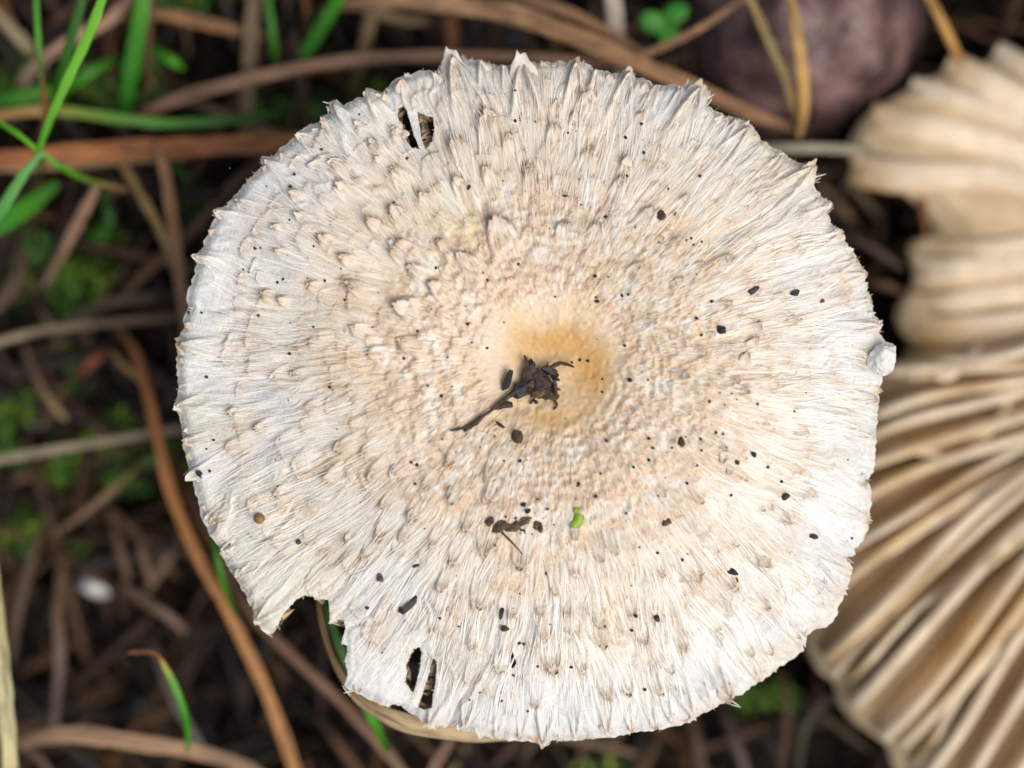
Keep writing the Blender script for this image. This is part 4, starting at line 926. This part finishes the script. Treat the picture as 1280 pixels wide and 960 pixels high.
# clover with three leaflets
cl_p = W(830, 26, -38); clo = empty('clover', Vector((cl_p.x, cl_p.y, float(ground_z(cl_p.x, cl_p.y)[0])))); tag(clo, 'small green clover above dark soil beyond the tan leaf', 'clover')
cb = wloc(clo)
for dx, dy, rt in ((-14, 4, 2.6), (14, -8, .6), (4, 16, -1.4)):
    p = W(830 + dx, 24 + dy, -37); me = rock_mesh('leaflet', int(dx + 50), 19 * K, 15 * K, 2.2 * K, M['clover'], .08, 2)
    o = bpy.data.objects.new('leaflet', me); link(o, clo, p); o.rotation_euler = (R.uniform(-.3, .3), R.uniform(-.3, .3), rt)
v, f, s = tube([cb - Vector((0, 0, .002)) - cb, (W(828, 30, -46) - cb), (W(830, 26, -37.2) - cb)], [.0005, .00045, .0004], 6)
link(bpy.data.objects.new('stalk', npmesh('stalk', np.array(v), np.array(f), M['clover'])), clo, cb)

# moss: cushions of small pointed leaves, too many to count
def leaf_field(n, seed, patches, zlo, zhi, size, cols, mat, name):
    g_ = np.random.default_rng(seed); vs = []; cs = []
    wts = np.array([p[2] * p[3] for p in patches], float); wts /= wts.sum()
    for q in g_.choice(len(patches), n, p=wts):
        px, py, rx, ry = patches[q][:4]
        a = g_.uniform(0, 6.28); rr = math.sqrt(g_.random())
        x = px + rx * rr * math.cos(a); y = py + ry * rr * math.sin(a)
        p0 = W(x, y, GZ); hz = float(ground_z(p0.x, p0.y)[0]); dome = (1 - rr * rr)
        p = W(x, y, hz * 1000 + zlo + (zhi - zlo) * dome * g_.uniform(.3, 1))
        az = g_.uniform(0, 6.28); el = g_.uniform(-.2, 1.0); L = size * g_.uniform(.6, 1.3); wd = L * g_.uniform(.28, .42)
        d = Vector((math.cos(az) * math.cos(el), math.sin(az) * math.cos(el), math.sin(el))); sd = Vector((-math.sin(az), math.cos(az), g_.uniform(-.3, .3)))
        nn_ = d.cross(sd) * (wd * .25)
        c = np.array(lin(*cols[g_.integers(len(cols))])) * (g_.uniform(.3, .9) + .7 * (g_.random() < .25))
        for v in (p, p + d * L * .5 + sd * wd * .5 + nn_, p + d * L, p + d * L * .5 - sd * wd * .5 + nn_): vs.append(v); cs.append(c)
    f = np.arange(len(vs)).reshape(-1, 4)
    me = npmesh(name, np.array(vs), f, mat); attr_c(me, 'col', np.array(cs)); return link(bpy.data.objects.new(name, me))
MP = [(a_ + R.uniform(-22, 22), b_ + R.uniform(-22, 22), c_ * R.uniform(.3, .7), d_ * R.uniform(.3, .7)) for _ in range(3) for a_, b_, c_, d_ in [(95,365,62,44),(30,345,46,30),(30,500,60,52),(100,470,52,40),(130,540,46,36),(92,594,50,38),(26,645,48,42),(112,690,26,18),(200,575,26,22),(160,600,22,20),(20,560,34,30),(40,300,40,24),(140,300,44,22),(250,260,34,34),(120,110,30,34),(10,90,40,40),(210,10,60,26),(390,140,60,30),(330,130,40,26),(460,130,30,30),(960,860,46,28),(930,880,40,22),(750,960,60,20),(260,590,20,40),(180,95,36,30)]]
mo = leaf_field(8000, 61, MP, 1.0, 12.0, .0024, ((96,130,12),(70,112,12),(116,140,16),(46,96,18),(50,112,40)), M['moss'], 'moss')
tag(mo, 'blurred cushions of green moss on the dark soil', 'moss', None, 'stuff')

# leaf litter and crumbs over all of the soil
def litter(n, seed):
    g_ = np.random.default_rng(seed); V_ = []; F_ = []; C_ = []; o = 0
    pal = [(120,100,76),(58,42,32),(84,60,44),(40,30,24),(110,82,60),(70,52,46),(30,24,20),(96,64,36),(60,56,52)]
    for _ in range(n):
        x = g_.uniform(-.17, .17); y = g_.uniform(-.14, .14); z = float(ground_z(x, y)[0]) + g_.uniform(0, .006)
        az = g_.uniform(0, 3.14159); el = g_.normal(0, .18); bg_l = g_.random() < .26; L = g_.uniform(.003, .018) * (1 if g_.random() < .7 else 1.9) * (1.6 if bg_l else 1); wd = g_.uniform(.0004, .0016) if not bg_l else g_.uniform(.0006, .0011); z += .006 * bg_l; tk = wd * g_.uniform(.25, .7)
        d = np.array((math.cos(az) * math.cos(el), math.sin(az) * math.cos(el), math.sin(el))); sd = np.array((-math.sin(az), math.cos(az), 0)); up = np.cross(d, sd)
        c = np.array(lin(*pal[g_.integers(len(pal))])) * (g_.uniform(.12, .45) + g_.uniform(.2, .9) * bg_l)
        for i in range(4):
            s = i / 3 - .5; k = (.5, 1, .9, .35)[i]; bz = .12 * L * (s * s - .1) * g_.uniform(-1, 1)
            ctr_ = np.array((x, y, z)) + d * L * s + up * bz
            for aa, bb in ((1, 0), (0, 1), (-1, 0), (0, -1)): V_.append(ctr_ + sd * aa * wd * k + up * bb * tk * k); C_.append(c)
        for i in range(3):
            for q in range(4): F_.append((o + i * 4 + q, o + i * 4 + (q + 1) % 4, o + i * 4 + 4 + (q + 1) % 4, o + i * 4 + 4 + q))
        F_.append((o, o + 3, o + 2, o + 1)); F_.append((o + 12, o + 13, o + 14, o + 15)); o += 16
    me = npmesh('leaf_litter', np.array(V_), np.array(F_), M['litter']); attr_c(me, 'col', np.array(C_)); return link(bpy.data.objects.new('leaf_litter', me))
tag(litter(8000, 71), 'dark brown scraps of rotting litter covering the soil', 'litter', None, 'stuff')

# ------------------------------------------------------------------ debris on the cap
DBG = 'debris scattered on the pale cap'
def bit(name, label, cat, px, py, sx, sy, sz, seed, mat, rot=0.0, sub=3, facet=.9, amp=.35, smooth=False):
    p = capP(px, py); me = rock_mesh(name, seed, sx * K * .5, sy * K * .5, sz * K * .5, mat, amp, sub, facet, smooth)
    p = capP(px, py, sz * .32); o = bpy.data.objects.new(name, me); link(o, None, p); o.rotation_euler = (R.uniform(-.1, .1), R.uniform(-.1, .1), rot); tag(o, label, cat, DBG); return o
# bark clump with its twigs in the disc
dbp = capP(668, 482); deb = empty('bark_clump', dbp); tag(deb, 'dark crumbling bark clump with twigs lying in the sunken orange disc', 'bark', DBG)
def deb_part(name, px, py, up, sx, sy, sz, seed, mat, rot, tilt=(0, 0)):
    p = capP(px, py, up); me = rock_mesh(name, seed, sx * K * .5, sy * K * .5, sz * K * .5, mat, .5, 4, .85, False); o = bpy.data.objects.new(name, me); link(o, deb, p); o.rotation_euler = (tilt[0], tilt[1], rot)
deb_part('bark_chunk', 674, 478, 11, 40, 44, 30, 21, M['bark'], .3)
deb_part('bark_chunk', 660, 470, 9, 22, 34, 24, 22, M['bark'], -.4)
deb_part('bark_chunk', 684, 491, 10, 28, 22, 22, 23, M['brown'], .2)
deb_part('bark_flake', 634, 478, 8, 13, 30, 10, 24, M['black'], -.25, (.2, .5))
deb_part('bark_chunk', 650, 487, 8, 26, 22, 16, 25, M['black'], .9)
deb_part('bark_flake', 686, 463, 18, 26, 12, 9, 26, M['black'], -.25, (.1, .3))
deb_part('bark_flake', 694, 486, 16, 9, 26, 12, 27, M['bark'], .2, (0, .3))
deb_part('bark_flake', 664, 456, 14, 18, 12, 10, 28, M['black'], .6)
deb_part('pale_chip', 672, 492, 21, 16, 12, 8, 29, M['dirt'], .5)
deb_part('pale_chip', 664, 480, 22, 10, 9, 7, 30, M['dirt'], .1)
for i in range(44):
    a_ = R.uniform(0, 6.28); q_ = R.random() ** .5
    deb_part('bark_flake', 675 + 23 * q_ * math.cos(a_), 478 + 25 * q_ * math.sin(a_), R.uniform(5, 21) * (1.1 - .55 * q_), R.uniform(4, 15), R.uniform(2, 8), R.uniform(2, 7), 900 + i, M[R.choice(('bark', 'black', 'bark', 'brown', 'dirt'))], R.uniform(0, 3.1), (R.uniform(-.7, .7), R.uniform(-.7, .7)))
def deb_twig(pts, rad, ups):
    P = catmull([capP(x, y, u) for (x, y), u in zip(pts, ups)], 12); v, f, s = tube([p - dbp for p in P], [r_ * K for r_ in np.interp(np.linspace(0, 1, 12), np.linspace(0, 1, len(rad)), rad)], 7)
    vv = np.array(v) + RN.normal(0, .35 * K, (len(v), 3)); link(bpy.data.objects.new('twig', npmesh('twig', vv, np.array(f), M['brown'])), deb, dbp)
deb_twig([(655,482),(630,500),(605,519),(582,534),(563,538)], [3.8, 2.6, 2.0, 2.2, .9], [9, 8, 6, 4, 2])
deb_twig([(688,460),(700,454),(710,456),(718,459)], [3.5, 2.4, 1.8, .8], [18, 17, 14, 11])
deb_twig([(640,505),(625,508),(618,511)], [4, 4, 2], [5, 4, 3])
deb_twig([(604,520),(592,530),(580,539)], [2.5, 4.0, 2.2], [5, 3, 3])
deb_twig([(660,462),(658,450),(655,444)], [2.5, 2, 1], [14, 14, 13])
deb_twig([(690,495),(696,506),(692,512)], [1.8, 1.4, .7], [7, 4, 3])
bit('brown_seed', 'round brown seed below the bark clump', 'seed', 645, 545, 15, 19, 10, 31, M['brown'], .2, 3, .6, .3, False)
bit('bark_sliver', 'thin bark sliver between the twig tip and the round brown seed', 'bark', 626, 532, 16, 4, 4, 32, M['brown'], -.6)
# dirt clump with its own twig
dcp = capP(642, 657); dc = empty('dirt_clump', dcp); tag(dc, 'smeared brown dirt clump with a fine splinter below the disc', 'dirt', DBG)
for i, (px, py, sx, sy, sz) in enumerate(((624,657,24,15,5),(640,660,20,10,5),(655,652,20,10,5),(612,652,12,13,4),(671,655,13,15,4),(646,655,11,8,6),(676,660,6,12,4))):
    p = capP(px, py, 1.5); me = rock_mesh('crumb', 60 + i, sx * K * .5, sy * K * .5, sz * K * .5, M['dirt'] if i % 3 else M['brown'], .45, 3, .4, False)
    o = bpy.data.objects.new('crumb', me); link(o, dc, p); o.rotation_euler = (0, 0, R.uniform(-.5, .5))
for i in range(34):
    px, py = 642 + R.gauss(0, 17), 656 + R.gauss(0, 6.5); q_ = R.uniform(1.5, 5)
    me = rock_mesh('crumb', 160 + i, q_ * K * .6, q_ * K * .5, q_ * K * .4, M[R.choice(('dirt', 'dirt', 'brown', 'bark'))], .4, 1, .7, False)
    o = bpy.data.objects.new('crumb', me); link(o, dc, capP(px, py, .8)); o.rotation_euler = (0, 0, R.uniform(-2, 2))
P = [capP(634, 672, 2), capP(644, 682, 3), capP(653, 693, 2)]; v, f, s = tube([p - dcp for p in P], [1.1 * K, 1.0 * K, .6 * K], 6); link(bpy.data.objects.new('splinter', npmesh('splinter', np.array(v), np.array(f), M['brown'])), dc, dcp)
P = [capP(627, 665, 3), capP(633, 671, 3), capP(636, 675, 2)]; v, f, s = tube([p - dcp for p in P], [1.4 * K, 1.2 * K, .8 * K], 6); link(bpy.data.objects.new('splinter', npmesh('splinter', np.array(v), np.array(f), M['dirt'])), dc, dcp)
# curled green leaf bit
lbp = capP(716, 646, 1); vs = []; NSg, NVg = 12, 5
for i in range(NSg):
    s = i / (NSg - 1); a = -1.9 + 3.3 * s; wdt = 5.2 * math.sin(math.pi * (.12 + .8 * s)) + 1.0
    for j in range(NVg):
        v_ = j / (NVg - 1) * 2 - 1; rad = 7.5 + v_ * wdt * .95 + (.9 * math.sin(i * 2.6) if j == 0 else 0)
        vs.append((lbp + Vector(((math.cos(a) * rad + 0) * K * 1.0, math.sin(a) * rad * 1.25 * K, (2.6 + 2.6 * (1 - v_ * v_) - 1.8) * K))) - lbp)
f = [(i * NVg + j, (i + 1) * NVg + j, (i + 1) * NVg + j + 1, i * NVg + j + 1) for i in range(NSg - 1) for j in range(NVg - 1)]
me = npmesh('leaf_fragment', np.array(vs), np.array(f), M['leafbit']); lo = bpy.data.objects.new('leaf_fragment', me); link(lo, None, lbp)
lo.modifiers.new('thick', 'SOLIDIFY').thickness = 1.2 * K
tag(lo, 'curled bright green leaf fragment beside the dirt clump', 'leaf', DBG)
BITS = [
 ('black_seed','upper of two black seeds above the dirt clump',654,631,10,7,7,'black',.2),
 ('black_seed','shiny round black seed touching the dirt clump',659,639,8,8,8,'black',0),
 ('twig_fragment','slanting black twig fragment between notch and dirt clump',514,754,34,8,7,'black',.78),
 ('dirt_crumb','pale brown crumb at the foot of the slanting black twig fragment',501,763,9,11,6,'dirt',.2),
 ('bark_sliver','upright black bark sliver above a small brown chip',627,767,8,19,6,'black',-.25),
 ('bark_chip','small dark brown chip under the upright bark sliver',631,786,12,8,6,'brown',.1),
 ('black_seed','round black seed near the lower margin beside a curled scale',821,772,9,10,8,'black',.1),
 ('black_pellet','black oblong pellet in the lower flank above a reddish grain',917,715,16,9,8,'black',-.35),
 ('reddish_grain','reddish brown grain under the black oblong pellet',921,725,6,7,4,'rust',.2),
 ('black_pellet','chunky black pellet beside the long curled scale',902,412,14,14,10,'black',.7),
 ('black_chip','wedge shaped black chip above the long curled scale',940,364,18,9,7,'black',.5),
 ('black_pellet','barrel shaped black pellet with a pale chip next to it',995,365,13,9,9,'black',.25),
 ('rust_grain','tiny orange grain between barrel pellet and margin',1028,376,8,5,4,'rust',.2),
 ('dirt_chip','grey brown pointed chip to the side of the disc',852,553,10,17,7,'brown',.15),
 ('black_seed','rounder of two black seeds near a torn white scale',943,568,8,8,7,'black',.1),
 ('black_seed','smaller of two black seeds near a torn white scale',921,578,7,8,6,'black',.3),
 ('brown_chip','star shaped brown chip on the pale outer flank',983,620,12,11,7,'brown',.4),
 ('brown_chip','oblong reddish brown chip close to the margin notch',1018,671,13,7,6,'brown',-.4),
 ('dirt_crumb','crumbly black dirt crumb on the upper flank',826,269,13,15,8,'bark',.3),
 ('dirt_crumb','short black splinter beside the crumbly dirt crumb',843,268,10,3,3,'brown',.8),
 ('black_pellet','glossy black pellet at the very edge of the pale flank',249,592,9,11,8,'black',.35),
 ('brown_grain','small brown grain in from the tan bead',372,677,8,7,5,'brown',.1),
 ('brown_crumb','brown crumb above the slanting black twig fragment',475,722,9,11,6,'dirt',.1),
 ('brown_crumb','small curved brown crumb below the disc',521,707,10,5,4,'brown',.3),
 ('dirt_crumb','greyish dirt crumb on the lower side flank',833,652,14,10,5,'dirt',.2),
 ('black_seed','dark grain close above the green leaf fragment',723,606,8,6,5,'black',.4),
 ('brown_chip','dark brown grain beside the green leaf fragment',745,621,6,5,4,'brown',.2),
 ('brown_chip','brown grain on the bottom margin',755,913,8,6,5,'brown',0),
 ('dirt_crumb','dark dirt grain among the scales above the disc',706,245,10,4,4,'bark',-.1),
 ('dirt_crumb','dark grain beside a tan scale below the holes',586,234,7,7,5,'black',.1),
 ('dirt_crumb','olive grain on the rim of the disc',747,377,8,5,4,'brown',.1),
 ('black_seed','black grain beside the disc',788,475,6,7,5,'black',.1),
]
for i, (nm, lb, px, py, sx, sy, sz, mt, rt) in enumerate(BITS):
    bit(nm, lb, nm.split('_')[1], px, py, sx, sy, sz, 300 + i, M[mt], rt)
bit('tan_bead', 'smooth round tan bead on the white side flank', 'bead', 324, 648, 14, 14, 13, 41, M['tan'], 0, 3, 0, .02, True)
# white crumb on the margin
wc = rock_mesh('white_crumb', 44, 19 * K, 23 * K, 17 * K, M['crumb'], .3, 4, .6, False)
p = capP(1096, 448, 11); p.x += 8 * K; o = bpy.data.objects.new('white_crumb', wc); link(o, None, p); o.rotation_euler = (.2, .3, -.35); tag(o, 'blocky white crumb perched on the edge of the cap', 'crumb', DBG)
# grey membrane patch and tiny soil specks
SP = [(287,210),(333,233),(363,233),(368,218),(362,275),(449,157),(402,187),(509,198),(449,143),(492,253),(319,310),(311,341),(326,310),(347,353),(354,349),(392,308),(406,351),(431,375),(323,394),(236,391),(252,391),(392,409),(362,442),(412,484),(258,471),(267,550),(258,561),(262,589),(347,608),(304,337),(656,239),(644,113),(644,151),(669,152),(720,164),(710,166),(802,155),(805,191),(779,203),(782,172),(784,220),(757,271),(726,256),(794,284),(835,236),(875,220),(864,298),(867,306),(877,302),(858,300),(824,303),(871,343),(821,421),(877,419),(871,398),(949,403),(887,502),(906,506),(900,491),(915,492),(947,505),(993,514),(810,475),(816,560),(811,548),(895,541),(904,542),(877,563),(857,546),(876,549),(933,573),(960,584),(977,602),(914,619),(859,604),(823,620),(840,560),(871,582),(1060,575),(1065,673),(860,692),(853,700),(898,690),(896,697),(822,691),(783,642),(799,684),(751,592),(720,624),(684,636),(672,624),(622,673),(619,682),(521,581),(514,578),(519,605),(553,549),(570,565),(600,559),(630,576),(650,576),(658,575),(790,537),(811,575),(792,584),(758,551),(792,706),(650,742),(649,804),(642,844),(655,805),(627,876),(587,875),(806,862),(600,866),(672,833),(714,834),(790,788),(795,770),(683,717),(550,773),(660,889),(459,760),(450,781),(573,783),(478,816),(1089,447),(890,377),(630,403),(590,428),(609,435),(585,405),(715,453),(725,450),(735,451),(744,345),(745,372),(781,432),(734,451),(753,474),(753,490),(545,335),(760,346),(778,370),(777,369),(694,371),(785,368),(505,448),(535,482),(552,495),(565,483),(618,545),(648,330),(609,350),(604,341),(522,414),(466,409)]
vs, fs, o_ = [], [], 0
base_ = rock_mesh('x', 77, 1, 1, .8, M['black'], .3, 1, .4); bvv = np.array([v.co for v in base_.vertices]); bff = np.array([p.vertices[:] for p in base_.polygons])
SPA = [(x, y, R.uniform(1.2, 2.5)) for x, y in SP] + [(C[0] + math.cos(a_) * r_, C[1] - math.sin(a_) * r_, R.uniform(.6, 1.3)) for a_, r_ in ((R.uniform(0, 6.283), 380 * math.sqrt(R.random())) for _ in range(70))]
for x, y, r_ in SPA:
    if bool(in_holes(np.array(x), np.array(y))): continue
    a_ = R.uniform(0, 6.28); q = bvv * np.array((r_ * R.uniform(.8, 1.4), r_, r_)) * K; q = np.stack([q[:, 0] * math.cos(a_) - q[:, 1] * math.sin(a_), q[:, 0] * math.sin(a_) + q[:, 1] * math.cos(a_), q[:, 2]], 1)
    vs.append(q + np.array(capP(x, y, r_ * .4))); fs.append(bff + o_); o_ += len(bvv)
me = npmesh('soil_specks', np.concatenate(vs), np.concatenate(fs), M['black']); so = link(bpy.data.objects.new('soil_specks', me)); tag(so, 'tiny black soil specks peppered over the pale cap', 'specks', None, 'stuff')
